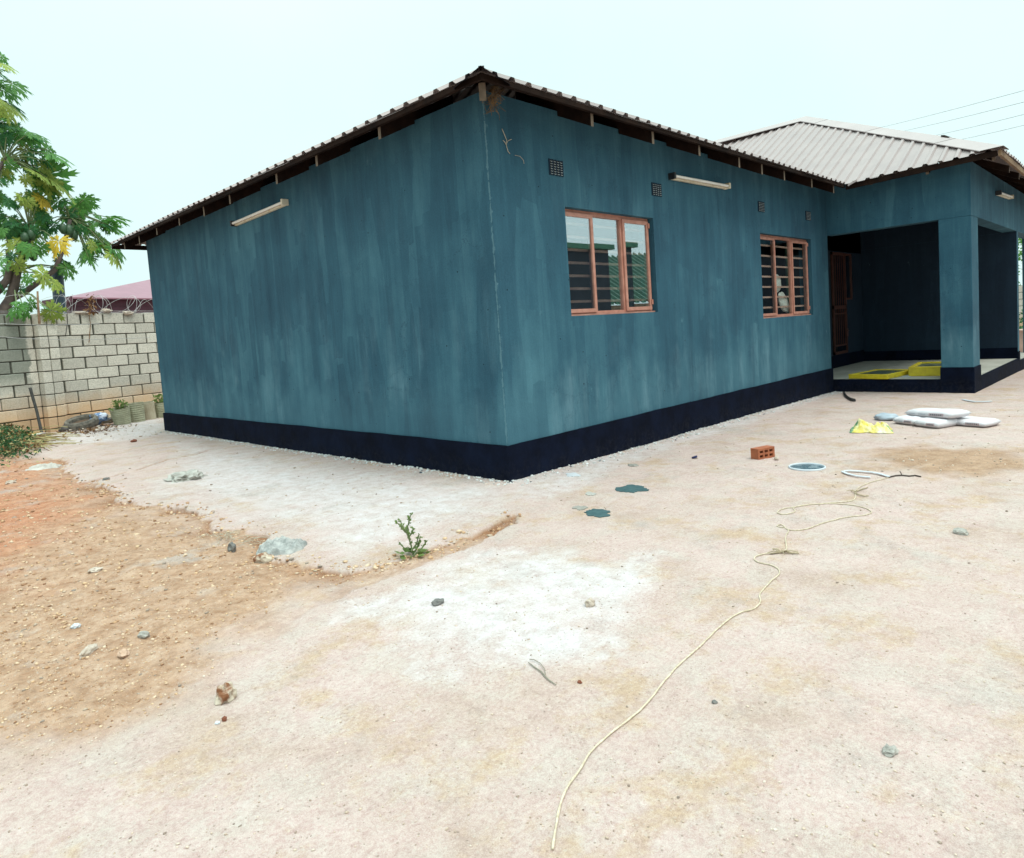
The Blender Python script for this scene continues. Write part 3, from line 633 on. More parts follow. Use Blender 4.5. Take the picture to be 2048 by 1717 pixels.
# cross roof over the porch block
P2 = Vector((8.3, -2.757, 3.727)); SX = .535; PKT = 4.575
VB = (3.727-3.640)/(2.757-.50)*-1
fx = 1/math.sqrt(1+SX*SX)
roof_face(P2, (0, 1, VB*.999), (1, 0, SX-VB), (-SX*fx, 0, fx), 12.6, lambda u: max(0, u-2.257), lambda u: min(u, PKT))
roof_face(P2, (1, 0, -.012), (0, 1, SX+.012), (0, -SX*fx, fx), 9.15, lambda u: 0, lambda u: min(u, 9.15-u, PKT))
roof_face((17.45, -2.757, 3.65), (0, 1, 0), (-1, 0, SX), (SX*fx, 0, fx), 12.6, lambda u: 0, lambda u: min(u, PKT), per=8)
PK = P2+Vector((PKT, PKT, SX*PKT))
def cap_strip(A, B, ws, lift=.04, name='ridge_cap', mats=M_CAP, seg=6, th=.004):
    """folded flashing: two wings (vectors ws) either side of the line A-B"""
    A = Vector(A); B = Vector(B); mb = MB(); up = Vector((0, 0, lift+.008))
    for w in ws:
        w = Vector(w)
        for i in range(seg):
            p = A.lerp(B, i/seg); q = A.lerp(B, (i+1)/seg); dz = Vector((0, 0, .004*(i % 2)))
            mb.quad(p+up+dz, q+up+dz, q+w+up+dz, p+w+up+dz, 0)
            lip = Vector((0, 0, -.014)); mb.quad(p+w+up+dz, q+w+up+dz, q+w+up+lip, p+w+up+lip, 0)
    return mb.build(name, mats, house)
hd = (PK-P2).normalized()
cap_strip(P2-hd*.05, PK, [Vector((-.02, .30, 0))+Vector((0, 0, -.015)), Vector((.30, -.02, -.015))])
cap_strip(PK, PK+Vector((0, 8.0, VB*8*0)), [Vector((-.30, 0, -.30*SX)), Vector((.30, 0, -.30*SX))])
hA = Vector((-OV, -OV, EZ)); hdir = Vector((1, 1, SL))
cap_strip(hA-hdir*.055+Vector((0, 0, .0)), hA+hdir*half, [Vector((-.04, .30, -.10)), Vector((.30, -.04, -.10))], lift=.034, mats=M_NAVYCAP)
# eave boards and rafters
mb = MB(); mb.box(-OV+.02, 8.34, -OV+.015, -OV+.055, EZ-.052, EZ-.008); mb.build('eave_board', M_WOOD, house)
mb = MB(); mb.box(-OV+.015, -OV+.055, -OV+.056, 9.82, EZ-.052, EZ-.008); mb.build('eave_board', M_WOOD, house)
mb = MB(); mb.bar((8.35, -.5, EZ-.045), (8.335, -2.70, 3.675), .04, .085); mb.build('eave_board', M_WOOD, house)
mb = MB(); mb.bar((8.33, -2.73, 3.675), (16.8, -2.73, 3.575), .04, .085); mb.build('eave_board', simple('tan_timber', (.24, .15, .08), (.15, .085, .045), 6, .85), house)
mb = MB(); mb.bar((-.48, 9.82, EZ-.045), (9, 9.82, EZ-.045), .04, .085); mb.build('eave_board', M_WOOD, house)
def rafter(p, d, name='rafter', w=.045, h=.125, ln=1.0, drop=.083):
    """sloping timber from the eave at p inwards (plan direction d)"""
    p = Vector(p); d = Vector(d); s_ = d*ln+Vector((0, 0, SL*ln)); a = p-Vector((0, 0, h/2+.045)); b = a+s_
    mb = MB(); side = d.cross(Vector((0, 0, 1))).normalized()*w/2; up = Vector((0, 0, h/2))
    v = [a-side-up, a+side-up, a+side+up, a-side+up, b-side-up, b+side-up, b+side+up, b-side+up]
    for f, m in (((0, 1, 2, 3), 1), ((7, 6, 5, 4), 0), ((0, 4, 5, 1), 0), ((1, 5, 6, 2), 0), ((2, 6, 7, 3), 0), ((3, 7, 4, 0), 0)): mb.quad(*[v[k] for k in f], m)
    return mb.build(name, [M_WOOD, M_WOODEND], house)
for y in (1.06, 2.29, 3.25, 4.61, 5.51, 6.48, 7.49, 8.38, 9.2): rafter((-OV+.057, y, EZ), (1, 0, 0), h=random.uniform(.12, .15))
for x in (1.08, 2.20, 3.25, 4.33, 5.04, 5.82, 6.91, 7.9): rafter((x, -OV+.057, EZ), (0, 1, 0), h=random.uniform(.13, .15))
rafter((-OV+.10, -OV+.10, EZ), (.7071, .7071, 0), w=.06, h=.15, ln=1.2)
for y in (-.9, -1.75): rafter((8.37, y, 3.70), (1, 0, 0), h=.10)
for x in (9.4, 10.4, 11.4, 12.4, 13.4, 14.4): rafter((x, -2.70, 3.66), (0, 1, 0), h=.11)
rafter((8.42, -2.64, 3.76), (.7071, .7071, 0), w=.06, h=.13, ln=1.2)
# closed end of the sheet where the two eaves meet
mb = MB(); mb.quad((8.26, -.56, 3.62), (8.50, -.52, 3.655), (8.52, -.66, 3.70), (8.28, -.70, 3.68)); mb.quad((8.26, -.56, 3.62), (8.28, -.70, 3.68), (8.28, -.70, 3.645), (8.26, -.56, 3.585)); mb.quad((8.28, -.70, 3.68), (8.52, -.66, 3.70), (8.52, -.66, 3.665), (8.28, -.70, 3.645)); mb.build('valley_gutter', M_CAP, house)

# ------------------------------------------------------------------ tube lamps
def lamp(loc, ang, ln, label, tilt=0):
    r = empty('tube_lamp', loc, label, 'lamp', 'tube lamps on the house walls')
    mb = MB(); mb.box(-ln/2, ln/2, -.045, 0, -.030, .030); mb.box(-ln/2, ln/2, -.012, 0, .030, .045); mb.build('batten', M_CREAM, r, bevel=.004)
    mb = MB(); T = Matrix.Rotation(R(90), 4, 'Y'); mb.lathe([(0, -ln/2+.03), (.018, -ln/2+.03), (.018, ln/2-.03), (0, ln/2-.03)], 12, T=Matrix.Translation((0, -.072, .004)) @ T); mb.build('tube', M_TUBE, r, smooth=False)
    for s in (-1, 1):
        mb = MB(); mb.box(s*ln/2-.02, s*ln/2+.02, -.098, .0, -.034, .046); mb.build('lamp_holder', M_BLACK if s == -1 else M_CREAM, r, bevel=.004)
    r.rotation_euler = (0, tilt, ang); return r
lamp((0, 4.64, 3.362), R(-90), 1.60, 'tube lamp on the blank side wall left of the corner', tilt=R(-1))
lamp((4.00, 0, 3.303), 0, 1.50, 'tube lamp high on the wall between the two windows', tilt=R(-1.0))
lamp((11.65, YC, 3.42), 0, 1.35, 'short looking tube lamp above the porch opening at far right', tilt=R(-2))

# nest and dry roots at the corner
r_ = random.Random(3)
def tangle(name, c, ext, n, ln, mats, label, cat, rad=.003, hang=0):
    mb = MB(); c = Vector(c)
    for _ in range(n):
        p = c+Vector((r_.gauss(0, ext[0]), r_.gauss(0, ext[1]), r_.gauss(0, ext[2]))); d = Vector((r_.gauss(0, 1), r_.gauss(0, 1), r_.gauss(-hang, 1))).normalized()*ln*r_.uniform(.4, 1)
        k = Vector((r_.gauss(0, 1), r_.gauss(0, 1), r_.gauss(0, 1)))*ln*.25
        mb.tube([p, p+d*.5+k, p+d], rad*r_.uniform(.5, 1.2), 3, cap=False)
    return tag(mb.build(name, mats), label, cat)
nst = hit(985, 196, (0, 1, 0), -.12)
tangle('bird_nest', nst, (.022, .02, .045), 110, .10, M_STRAW, 'straw bird nest hanging under the roof corner', 'nest', .0022, .5)
def onwall(px, py, off=-.02): p = hit(px, py, (0, 1, 0), off); return (p[0], p[1], p[2])
mb = MB()
for pts in ([(1004, 258), (1009, 270), (1013, 280), (1013, 293), (1016, 303), (1020, 308)], [(1023, 279), (1016, 282), (1013, 288)], [(1006, 281), (1010, 285), (1012, 290)]):
    mb.tube([onwall(*p, -.024) for p in pts], .0034, 5)
tag(mb.build('dry_root', M_ROOT), 'pale forked dry root stuck to the wall below the nest', 'root')
mb = MB(); mb.tube([onwall(*p, -.022) for p in [(1030, 311), (1040, 313), (1047, 321), (1048, 328)]], .0022, 5); tag(mb.build('dry_root', M_ROOT), 'thin curled root fibre on wall between forked root and vent', 'root')

# ------------------------------------------------------------------ things behind the window panes
for (x, z0, z1, yy, lb) in ((2.70, 1.62, 2.70, .34, 'green curtain drawn aside behind the nearer window'), (7.80, 1.43, 2.69, .34, 'green curtain drawn aside behind the window next to the porch')):
    mb = MB(); n = 14
    for i in range(n):
        f = lambda k: (x-.10+.22*k/n, yy+.025*math.sin(k*1.9))
        a, b = f(i), f(i+1); mb.quad((a[0], a[1], z0), (b[0], b[1], z0), (b[0], b[1], z1), (a[0], a[1], z1)); mb.quad((b[0], b[1]+.004, z0), (a[0], a[1]+.004, z0), (a[0], a[1]+.004, z1), (b[0], b[1]+.004, z1))
    tag(mb.build('curtain', M_CURTAIN), lb, 'curtain')
def blob(name, c, rad, mats, label=None, cat=None, amp=.18, f=2.2, seed=0, sub=3, rot=0, flat=False, parent=None, smooth=True):
    bm = bmesh.new(); bmesh.ops.create_icosphere(bm, subdivisions=sub, radius=1); rr = np.random.default_rng(seed); o = rr.random(3)*50
    from mathutils import noise as mn
    for v in bm.verts:
        p = v.co.copy(); k = 1+amp*mn.noise(p*f+Vector(o))+amp*.4*mn.noise(p*f*2.7+Vector(o))
        v.co = Vector((p.x*rad[0]*k, p.y*rad[1]*k, p.z*rad[2]*k))
        if flat and v.co.z < -rad[2]*.45: v.co.z = -rad[2]*.45
    me = bpy.data.meshes.new(name); bm.to_mesh(me); bm.free(); me.materials.append(mats)
    if smooth: me.polygons.foreach_set('use_smooth', [True]*len(me.polygons))
    o = bpy.data.objects.new(name, me); col.objects.link(o); o.location = c; o.rotation_euler = (0, 0, rot)
    if parent: o.parent = parent
    if label: tag(o, label, cat)
    return o
M_BLUE = simple('blue_cloth', (.03, .20, .62), (.4, .5, .62), 9, .7, lo=.42, hi=.55)
blob('white_bundle', (6.90, .185, 1.97), (.16, .03, .15), M_TUBE, 'white rounded bundle standing upright behind the second window', 'bundle', seed=4)
blob('white_bundle', (7.14, .185, 1.64), (.24, .03, .14), M_TUBE, 'white oval bundle leaning at the foot of the second window', 'bundle', seed=5).rotation_euler = (0, R(35), 0)
blob('blue_bag', (6.16, .19, 1.88), (.13, .03, .40), M_BLUE, 'blue and white plastic bag behind left pane of second window', 'bag', seed=6)

# ------------------------------------------------------------------ block wall
BA = R(15.8); BD = Vector((math.cos(BA), math.sin(BA), 0)); BN = Vector((BD.y, -BD.x, 0)); B0 = Vector((-1.288, 12.596, 0))
def WB(s, d, z): return B0+BD*s+BN*d+Vector((0, 0, z))        # along, out towards the camera, up
bnc = -float(BN.x*B0.x+BN.y*B0.y)
def on_block(px, py, d=0.0):    # point of the plane d in front of the block wall seen at a photo pixel
    n = np.array([-BN.x, -BN.y, 0]); return Vector(hit(px, py, n, bnc-d))
wall = empty('block_wall', B0, 'weathered grey cement block boundary wall with a pilaster, behind the yard', 'wall')
CH, BLN = .2465, .498; ZTOP = 2.52
TB = Matrix(((BD.x, -BN.x, 0, B0.x), (BD.y, -BN.y, 0, B0.y), (0, 0, 1, 0), (0, 0, 0, 1)))   # local (s, depth back, z)
blocks = []
def block(s0, s1, dfront, z0, z1, dback=.13):
    mb = MB(); j = lambda: random.uniform(-.004, .004)
    w = s1-s0; h = z1-z0
    mb.box(-w/2, w/2, -dfront, dback, -h/2, h/2)
    o = mb.build('block', M_BLOCK, None, bevel=.009)
    o.parent = wall; o.matrix_parent_inverse = Matrix.Translation(-B0)
    o.matrix_basis = TB @ Matrix.Translation(((s0+s1)/2, j()*1.3, (z0+z1)/2)) @ Matrix.Rotation(random.uniform(-.012, .012), 4, 'Y') @ Matrix.Rotation(random.uniform(-.01, .01), 4, 'Z')
core = MB()
core.box(-7.0, 9, .004, .12, -.3, ZTOP-.02, 0, TB)
o = core.build('mortar_core', M_MORTAR); attach(o, wall)
nrow = 11
for r in range(nrow):
    z1 = ZTOP-r*CH; z0 = z1-CH+.020+random.uniform(-.004, .004)
    off = (.5 if r % 2 else 0)*BLN + .075
    low = r >= 7
    k0 = -13; gap = .036 if not low else .014
    for k in range(k0, 16):
        s0 = .34+off+(k)*BLN+random.uniform(-.012, .012); s1 = s0+BLN-gap
        if s0 > 4.6: continue
        # left of the pilaster the wall is the same run, clipped by it
        a, b = s0, s1
        if a < .36 and b > .36 and b > .30:
            a = max(a, .305)
        if b <= .305 or a < -.10 < b or (a >= -.10 and b <= .34 and a < .3):
            if a >= -.10: continue
            b = min(b, -.105)
        if b-a < .07 or b < -3.2: continue
        block(a, b, random.uniform(.018, .032), z0, z1 if r else z1+random.uniform(-.01, .008))
    # pilaster: two narrow blocks proud of the run
    for a, b in ((-.085, .088), (.104, .285)):
        block(a+random.uniform(-.006, .006), b+random.uniform(-.006, .006), .185+random.uniform(0, .012), z0-.002, z1)
core = MB(); core.box(-.06, .26, -.165, 0.0, -.3, ZTOP-.03, 0, TB); attach(core.build('mortar_core', M_MORTAR), wall)
for (px, py, sc, lb) in ((160, 626, (.17, .06, .03), 'flat pale stone slab lying on top of the block wall'), (213, 622, (.11, .07, .045), 'pale rounded stone resting on top of the block wall'), (255, 627, (.13, .09, .05), 'crumbled mortar lump overhanging the block wall top')):
    P = on_block(px, py, .02); b = blob('wall_stone', P, sc, M_PALEROCK, lb, 'stone', amp=.5, seed=px)
# razor wire
mb = MB(); pts = []
for i in range(0, 560):
    t = i/28; a = t*2*math.pi
    s = -2.2+t*.40+.26*math.sin(a*.5+.5)+.10*math.sin(a+1); pts.append(WB(s, .03+.2*math.sin(a), ZTOP+.19+.21*math.cos(a)+.05*math.sin(t*3.1)))
mb.tube(pts[:440], .0034, 4)
pts = []
for i in range(0, 420):
    t = i/28; a = -t*2*math.pi
    s = .1+t*.47+.22*math.sin(a*.7); pts.append(WB(s, .03+.18*math.sin(a), ZTOP+.17+.21*math.cos(a)+.06*math.sin(t*2.3)))
mb.tube(pts[:270], .0032, 4)
for z in (.055, .02): mb.tube([WB(-3, .03, ZTOP+z+.03), WB(.3, .05, ZTOP+z), WB(4.6, .03, ZTOP+z-.01)], .003, 4)
tag(mb.build('razor_wire', M_RAZOR), 'coils of pale razor wire along the block wall top', 'wire')
# dead plant, cords, sticks on the wall
mb = MB()
for _ in range(90):
    px = r_.gauss(182, 5); py = r_.uniform(590, 626); px += (py-600)*.12; P = on_block(px, py, .10+r_.gauss(0, .03))
    d = Vector((r_.gauss(0, .04), r_.gauss(0, .03), r_.uniform(-.10, .02))); w = Vector((r_.gauss(0, .02), r_.gauss(0, .02), r_.gauss(0, .02)))
    mb.quad(P, P+w, P+d+w*.6, P+d, 0)
mb.tube([on_block(180, 596, .1), on_block(178, 630, .07), on_block(181, 650, .06), on_block(178, 686, .05)], .008, 5, 0)
tag(mb.build('dried_plant', M_DEAD), 'brown dried plant hanging over the block wall top', 'plant')
mb = MB(); mb.tube([on_block(75, 583, .30), on_block(76, 610, .30), on_block(79, 648, .27)], [.018, .022, .026], 7); tag(mb.build('cane', M_STICK), 'pale brown cane standing in front of the pilaster top', 'cane')
mb = MB(); mb.tube([on_block(134, 628, .05), on_block(135, 645, .04), on_block(131, 673, .035)], .007, 5); tag(mb.build('cord', M_BLACK), 'short dark cord hanging down the block wall beside the pilaster', 'cord')
mb = MB(); a = on_block(60, 776, .24); b = on_block(84, 868, .36); b.z = gz(b.x, b.y)-.02; mb.tube([a, a.lerp(b, .5)+Vector((.012, 0, 0)), b], [.030, .028, .032], 7); tag(mb.build('leaning_pole', simple('dark_weathered_pole', (.075, .075, .07), (.04, .04, .038), 10, .8)), 'dark grey pole leaning against the block wall left of pilaster', 'pole')
for (p, lb) in ((((-60, 645), (30, 649), (85, 651), (200, 648)), 'upper thin clothes line strung in front of the block wall'), (((-60, 670), (40, 677), (85, 679), (165, 680), (300, 676)), 'lower pale clothes line strung in front of the block wall')):
    mb = MB(); mb.tube([on_block(*q, .55) for q in p], .0055, 5); tag(mb.build('clothes_line', M_WIRE), lb, 'line')

# neighbour behind the wall: maroon roof and board wall, blue-grey pipe
nb = empty('neighbour_house', (3.5, 23, 0), 'house with pink maroon roof and dark maroon boards beyond the block wall', 'house')
def off_plane(px, py, o): n = np.array([-BN.x, -BN.y, 0]); return Vector(hit(px, py, n, bnc+o))
mb = MB(); a = off_plane(143, 595, 9); b = off_plane(330, 594, 9); dv = (b-a); U = Vector((dv.x, dv.y, 0)).normalized(); b = a+U*11
back = Vector((-BN.x, -BN.y, 0))
ap = off_plane(330, 548, 9); rise = 1.15
# hip roof: eave a-b, left hip climbs inwards
lb_ = Vector(hit(85, 604, (0, 0, 1), a.z)); r0 = Vector(hit(330, 553, np.array([-BN.x, -BN.y, 0]), bnc+9+4.2)); r1 = r0+U*8
mb.quad(a, b, r1, r0); mb.tri(lb_, a, r0); th = Vector((0, 0, -.05)); mb.quad(a, b, b+th, a+th)
attach(mb.build('roof', M_MAROON), nb); mb = MB(); mb.bar(lb_-Vector((0, 0, .06)), a-Vector((0, 0, .06)), .05, .2); attach(mb.build('fascia', M_MAROOND), nb)
for i in range(5):
    mb = MB(); z = -.06-.235*i; q = lambda p, dz: p+back*.35+Vector((0, 0, dz))
    p0, p1 = a+U*.1, b; e = Vector((BN.x, BN.y, 0))*.012
    mb.quad(q(p0, z-.225)+e, q(p1, z-.225)+e, q(p1, z), q(p0, z)); mb.quad(q(p0, z-.225), q(p1, z-.225), q(p1, z-.225)+e, q(p0, z-.225)+e)
    attach(mb.build('board', M_MAROOND), nb)
mb = MB(); p0, p1 = a+U*.1+back*.37, b+back*.37; mb.quad((p0.x, p0.y, -.2), (p1.x, p1.y, -.2), (p1.x, p1.y, a.z), (p0.x, p0.y, a.z)); q0 = lb_+U*.1; mb.quad((q0.x, q0.y, -.2), (p0.x, p0.y, -.2), (p0.x, p0.y, a.z), (q0.x, q0.y, a.z)); attach(mb.build('wall', M_MAROOND), nb)
mb = MB(); t0 = off_plane(113, 533, 1.2); t1 = off_plane(122, 640, 1.2); dn = (t1-t0); t2 = t0+dn*(t0.z+.1)/(t0.z-t1.z); mb.tube([t0, t2], .125, 18); tag(mb.build('standing_pipe', M_POLE, smooth=False), 'thick blue grey pipe standing behind the block wall', 'pipe')

# ------------------------------------------------------------------ papaya tree
def leaf_mesh(seed):
    rr = random.Random(seed); mb = MB(); n = 9
    def pt(r, a, fold): x = r*math.cos(a); y = r*math.sin(a); return Vector((x, y, -.30*r*r+fold))
    for i in range(n):
        a = R(-150+300*i/(n-1))+rr.gauss(0, .05); ln = (1.0-.42*abs(i-(n-1)/2)/((n-1)/2))*rr.uniform(.88, 1.1); w = ln*.15
        dx = Vector((math.cos(a), math.sin(a), 0)); dy = Vector((-dx.y, dx.x, 0)); tw = rr.uniform(-.25, .25)
        def q(t, s, z=0): p = dx*(ln*t)+dy*(s*ln); p.z = -.32*(ln*t)**2-.9*abs(s)*ln*.35+s*tw*ln; return p
        o = q(.03, 0)
        for s in (-1, 1):
            mb.quad(o, q(.32, 0), q(.36, s*.085), q(.16, s*.055)); mb.quad(q(.32, 0), q(.62, 0), q(.60, s*.10), q(.36, s*.085))
            mb.tri(q(.36, s*.085), q(.60, s*.10), q(.66, s*.25)); mb.tri(q(.30, s*.08), q(.42, s*.09), q(.48, s*.19))
            mb.quad(q(.62, 0), q(.84, 0), q(.80, s*.055), q(.60, s*.10)); mb.tri(q(.62, s*.09), q(.80, s*.055), q(.90, s*.15)); mb.tri(q(.84, 0), q(1.0, s*.01), q(.80, s*.055))
    me = bpy.data.meshes.new('papaya_leaf'); me.from_pydata(mb.v, [], mb.f); me.materials.append(LEAF[0]); me.update(); return me
LM = [leaf_mesh(s) for s in range(5)]
tree = empty('papaya_tree', on_block(-20, 860, -1.0), 'papaya tree with lobed green and yellowing leaves rising behind block wall', 'tree')
tree.location.z = 0
def tp(px, py, d=-.9): return on_block(px, py, d)
LV = [ # base px, tip px, colour, depth in front of the wall
 ((-14, 122), (38, 140), 2, -.9), ((-20, 140), (22, 158), 0, -.7), ((-10, 105), (20, 128), 1, -1.2), ((2, 160), (64, 184), 1, -.8), ((-12, 168), (26, 172), 0, -1.2), ((-10, 196), (62, 232), 2, -.9), ((-16, 190), (46, 246), 2, -.6), ((-20, 215), (20, 240), 2, -.4),
 ((36, 262), (100, 272), 1, -.8), ((18, 258), (66, 286), 1, -1.1), ((-8, 246), (36, 256), 0, -.6), ((8, 262), (20, 296), 0, -.9), ((-15, 275), (20, 290), 1, -1.2),
 ((76, 300), (148, 322), 1, -.8), ((58, 296), (112, 318), 1, -1.1), ((80, 312), (112, 340), 0, -.7), ((50, 305), (90, 330), 0, -.9), ((10, 318), (35, 345), 1, -.6),
 ((60, 340), (156, 382), 2, -.8), ((44, 332), (112, 362), 2, -.6), ((70, 350), (130, 392), 2, -1.0), ((40, 348), (70, 372), 3, -.7), ((10, 340), (32, 368), 1, -1.1), ((-10, 352), (22, 366), 0, -.9),
 ((64, 385), (115, 418), 3, -.7), ((48, 392), (68, 420), 2, -.6), ((50, 386), (92, 400), 2, -1.0), ((2, 395), (44, 414), 0, -.8), ((-16, 380), (8, 410), 1, -1.1), ((-14, 420), (12, 440), 0, -1.0),
 ((150, 392), (198, 412), 1, -.7), ((146, 404), (172, 440), 1, -.9), ((134, 396), (106, 420), 0, -.8), ((142, 412), (126, 446), 0, -1.0), ((160, 400), (190, 428), 1, -1.1), ((96, 424), (70, 440), 0, -.9),
 ((200, 432), (260, 442), 1, -.7), ((206, 438), (238, 470), 1, -.9), ((186, 440), (178, 466), 1, -.8), ((150, 446), (176, 470), 0, -.6), ((120, 446), (84, 438), 0, -.9), ((112, 440), (96, 470), 0, -1.1),
 ((120, 462), (112, 518), 3, -.3), ((64, 440), (40, 458), 0, -.9), ((40, 442), (4, 452), 0, -.9), ((22, 440), (26, 478), 0, -.9), ((56, 446), (66, 482), 0, -.7), ((10, 450), (-6, 476), 1, -.8), ((40, 455), (48, 486), 0, -1.1), ((85, 450), (76, 476), 0, -1.1),
 ((176, 478), (198, 506), 2, -.5), ((208, 484), (262, 514), 1, -.6), ((206, 492), (254, 534), 2, -.5), ((164, 508), (200, 526), 1, -.7), ((196, 480), (230, 500), 2, -.9), ((190, 490), (186, 516), 1, -.8), ((160, 478), (142, 482), 2, -.8),
 ((62, 486), (60, 522), 1, -.3), ((60, 484), (30, 500), 1, -.5), ((70, 484), (100, 512), 1, -.4), ((92, 488), (124, 510), 1, -.6), ((24, 516), (56, 552), 2, -.3), ((18, 520), (4, 550), 1, -.2), ((10, 508), (40, 524), 0, -.6), ((14, 514), (-14, 528), 1, -.5), ((20, 540), (36, 566), 0, -.9),
 ((70, 532), (112, 576), 2, -.2), ((66, 530), (84, 530), 1, -.5), ((60, 545), (50, 572), 1, -.3), ((92, 556), (136, 580), 2, -.3), ((120, 524), (156, 556), 1, -.8), ((108, 526), (132, 548), 0, -.9), ((30, 565), (20, 590), 0, -.9), ((40, 570), (48, 592), 0, -.8),
 ((46, 602), (52, 648), 1, .35), ((44, 600), (14, 640), 1, .3), ((50, 600), (80, 620), 1, .3), ((84, 610), (134, 640), 2, .35), ((80, 610), (104, 618), 1, .3), ((40, 600), (20, 612), 1, .25), ((-6, 560), (16, 584), 0, -.8)]
HUB = [(-30, 130), (-30, 200), (10, 320), (60, 460), (140, 436), (20, 500), (30, 545), (30, 590)]
hubs = [tp(*h, -1.0) for h in HUB]; tocam = Vector(-AF); up = Vector((0, 0, 1))
def add_leaf(bp, tipp, c, d, k):
    B = on_block(*bp, d); T = on_block(*tipp, d); dv = T-B
    ln = dv.length*1.22; x = (dv.normalized()+tocam*random.uniform(-.2, .55)).normalized()
    nrm = (up*random.uniform(.35, 1.0)+tocam*random.uniform(.25, .8)+Vector((random.gauss(0, .25), random.gauss(0, .25), random.gauss(0, .2))))
    nrm = (nrm-x*nrm.dot(x)).normalized(); y = nrm.cross(x)
    o = bpy.data.objects.new('leaf', LM[k % 5]); col.objects.link(o); o.parent = tree
    o.matrix_parent_inverse = Matrix.Translation(-Vector(tree.location))
    Mx = Matrix((x, y, nrm)).transposed().to_4x4(); sc = ln*.56
    o.matrix_basis = Matrix.Translation(B.lerp(T, .35)) @ Mx @ Matrix.Diagonal((sc, sc, sc, 1))
    o.material_slots[0].link = 'OBJECT'; o.material_slots[0].material = LEAF[c]
    C = B.lerp(T, .35); h = min(hubs, key=lambda q: (q-C).length)
    mid = C.lerp(h, .5)+Vector((0, 0, .12*(h-C).length))
    mb = MB(); mb.tube([h, mid, C+Vector((0, 0, -.01))], [.016, .012, .009], 5); attach(mb.build('petiole', M_PET), tree)
LV = [(a, b, 2 if (c == 3 and k % 2) else c, d) for k, (a, b, c, d) in enumerate(LV)]
jr = random.Random(11)
for (a, b, c, d) in [v for v in LV if v[3] < -.3 for _ in range(2)]:
    if jr.random() < .66: LV.append(((a[0]+jr.uniform(-22, 6), a[1]+jr.uniform(-16, 16)), (b[0]+jr.uniform(-34, 2), b[1]+jr.uniform(-20, 20)), jr.choice([0, 0, 1, 1, 1, 2]), d-jr.uniform(.1, .5)))
for k, (a, b, c, d) in enumerate(LV): add_leaf(a, b, c, d, k)
mb = MB()
mb.tube([tp(-22, 900), tp(-8, 660), tp(6, 622), tp(20, 600), tp(28, 575), tp(34, 545), tp(50, 498), tp(62, 458)], [.13, .12, .11, .10, .095, .085, .075, .05], 10)
mb.tube([tp(20, 600), tp(45, 588), tp(75, 566), tp(110, 540), tp(126, 500), tp(140, 440)], [.07, .065, .06, .055, .05, .04], 8)
mb.tube([tp(-8, 660), tp(-14, 600), tp(-2, 580), tp(14, 560), tp(20, 530), tp(16, 500)], [.09, .085, .08, .075, .065, .05], 8)
mb.tube([tp(-14, 600), tp(-30, 480), tp(-25, 330), tp(-30, 200), tp(-32, 110)], [.10, .09, .08, .07, .04], 8)
mb.tube([tp(-27, 400), tp(-10, 350), tp(10, 318)], [.06, .05, .04], 7)
attach(mb.build('trunk', M_BARK, smooth=True), tree)
for (px, py, s) in ((138, 462, .16), (126, 458, .13), (148, 470, .14), (58, 500, .17), (50, 508, .13), (66, 510, .15), (40, 504, .10), (62, 470, .14), (50, 476, .13)):
    b = blob('fruit', tp(px, py, -.75), (s*.62, s*.62, s), M_FRUIT, amp=.08, seed=px, sub=2); b.parent = tree; b.matrix_parent_inverse = Matrix.Translation(-Vector(tree.location))

# ------------------------------------------------------------------ along the foot of the block wall
M_LITTER = M_DEAD
def pot(px, py, w, h, tilt, ribbed, mat, label, fill=None, taper=.84):
    P = GP(px, py); sc = (P-Vector(CP)).length/FPX; rad = w*sc/2; ht = h*sc
    r = empty('plant_pot', P, label, 'pot', 'old pots along the block wall'); r.rotation_euler = tilt
    prof = []; n = 9
    if ribbed:
        for i in range(n+1):
            t = i/n; rr_ = rad*(taper+(1-taper)*t); prof += [(rr_*.965, ht*(t-.35/n) if i else 0), (rr_*1.02, ht*t), (rr_*1.02, ht*min(t+.25/n, 1))]
    else: prof = [(rad*taper, 0), (rad*.93, ht*.5), (rad, ht)]
    prof = [(0.001, 0)]+prof+[(rad*.92, ht), (rad*.90, ht*.86)]
    mb = MB(); mb.lathe(prof, 24); mb.build('pot_body', mat, r, smooth=False)
    mb = MB(); mb.lathe([(rad*.9, ht*.87), (rad*.5, ht*.9), (0.001, ht*.91)], 18); mb.build('soil', M_SOILP, r)
    if fill == 'plant':
        mb = MB()
        for _ in range(70):
            a = r_.uniform(0, 6.28); q = r_.uniform(0, rad*.9); p = Vector((q*math.cos(a), q*math.sin(a), ht*.9+r_.uniform(.02, ht*.55))); d = Vector((r_.gauss(0, .05), r_.gauss(0, .05), r_.gauss(.02, .03))); w_ = Vector((r_.gauss(0, .03), r_.gauss(0, .03), r_.gauss(0, .02)))
            mb.quad(p, p+d*.5+w_, p+d, p+d*.5-w_)
        for _ in range(12):
            a = r_.uniform(0, 6.28); q = r_.uniform(0, rad*.5); p = Vector((q*math.cos(a), q*math.sin(a), ht*.85)); mb.tube([p, p+Vector((r_.gauss(0, .04), r_.gauss(0, .04), ht*.45))], .004, 4)
        mb.build('foliage', M_WEED, r)
    elif fill == 'gravel':
        mb = MB()
        for _ in range(40):
            a = r_.uniform(0, 6.28); q = r_.uniform(0, rad*.85); s = r_.uniform(.01, .025); c = Vector((q*math.cos(a), q*math.sin(a), ht*.91)); mb.box(c.x-s, c.x+s, c.y-s, c.y+s, c.z-s, c.z+s)
        mb.build('gravel_fill', M_PALEROCK, r)
    return r
pot(246, 849, 31, 29, (R(4), R(-7), 0), True, M_POT, 'ribbed olive pot leaning left with small green seedlings', 'plant')
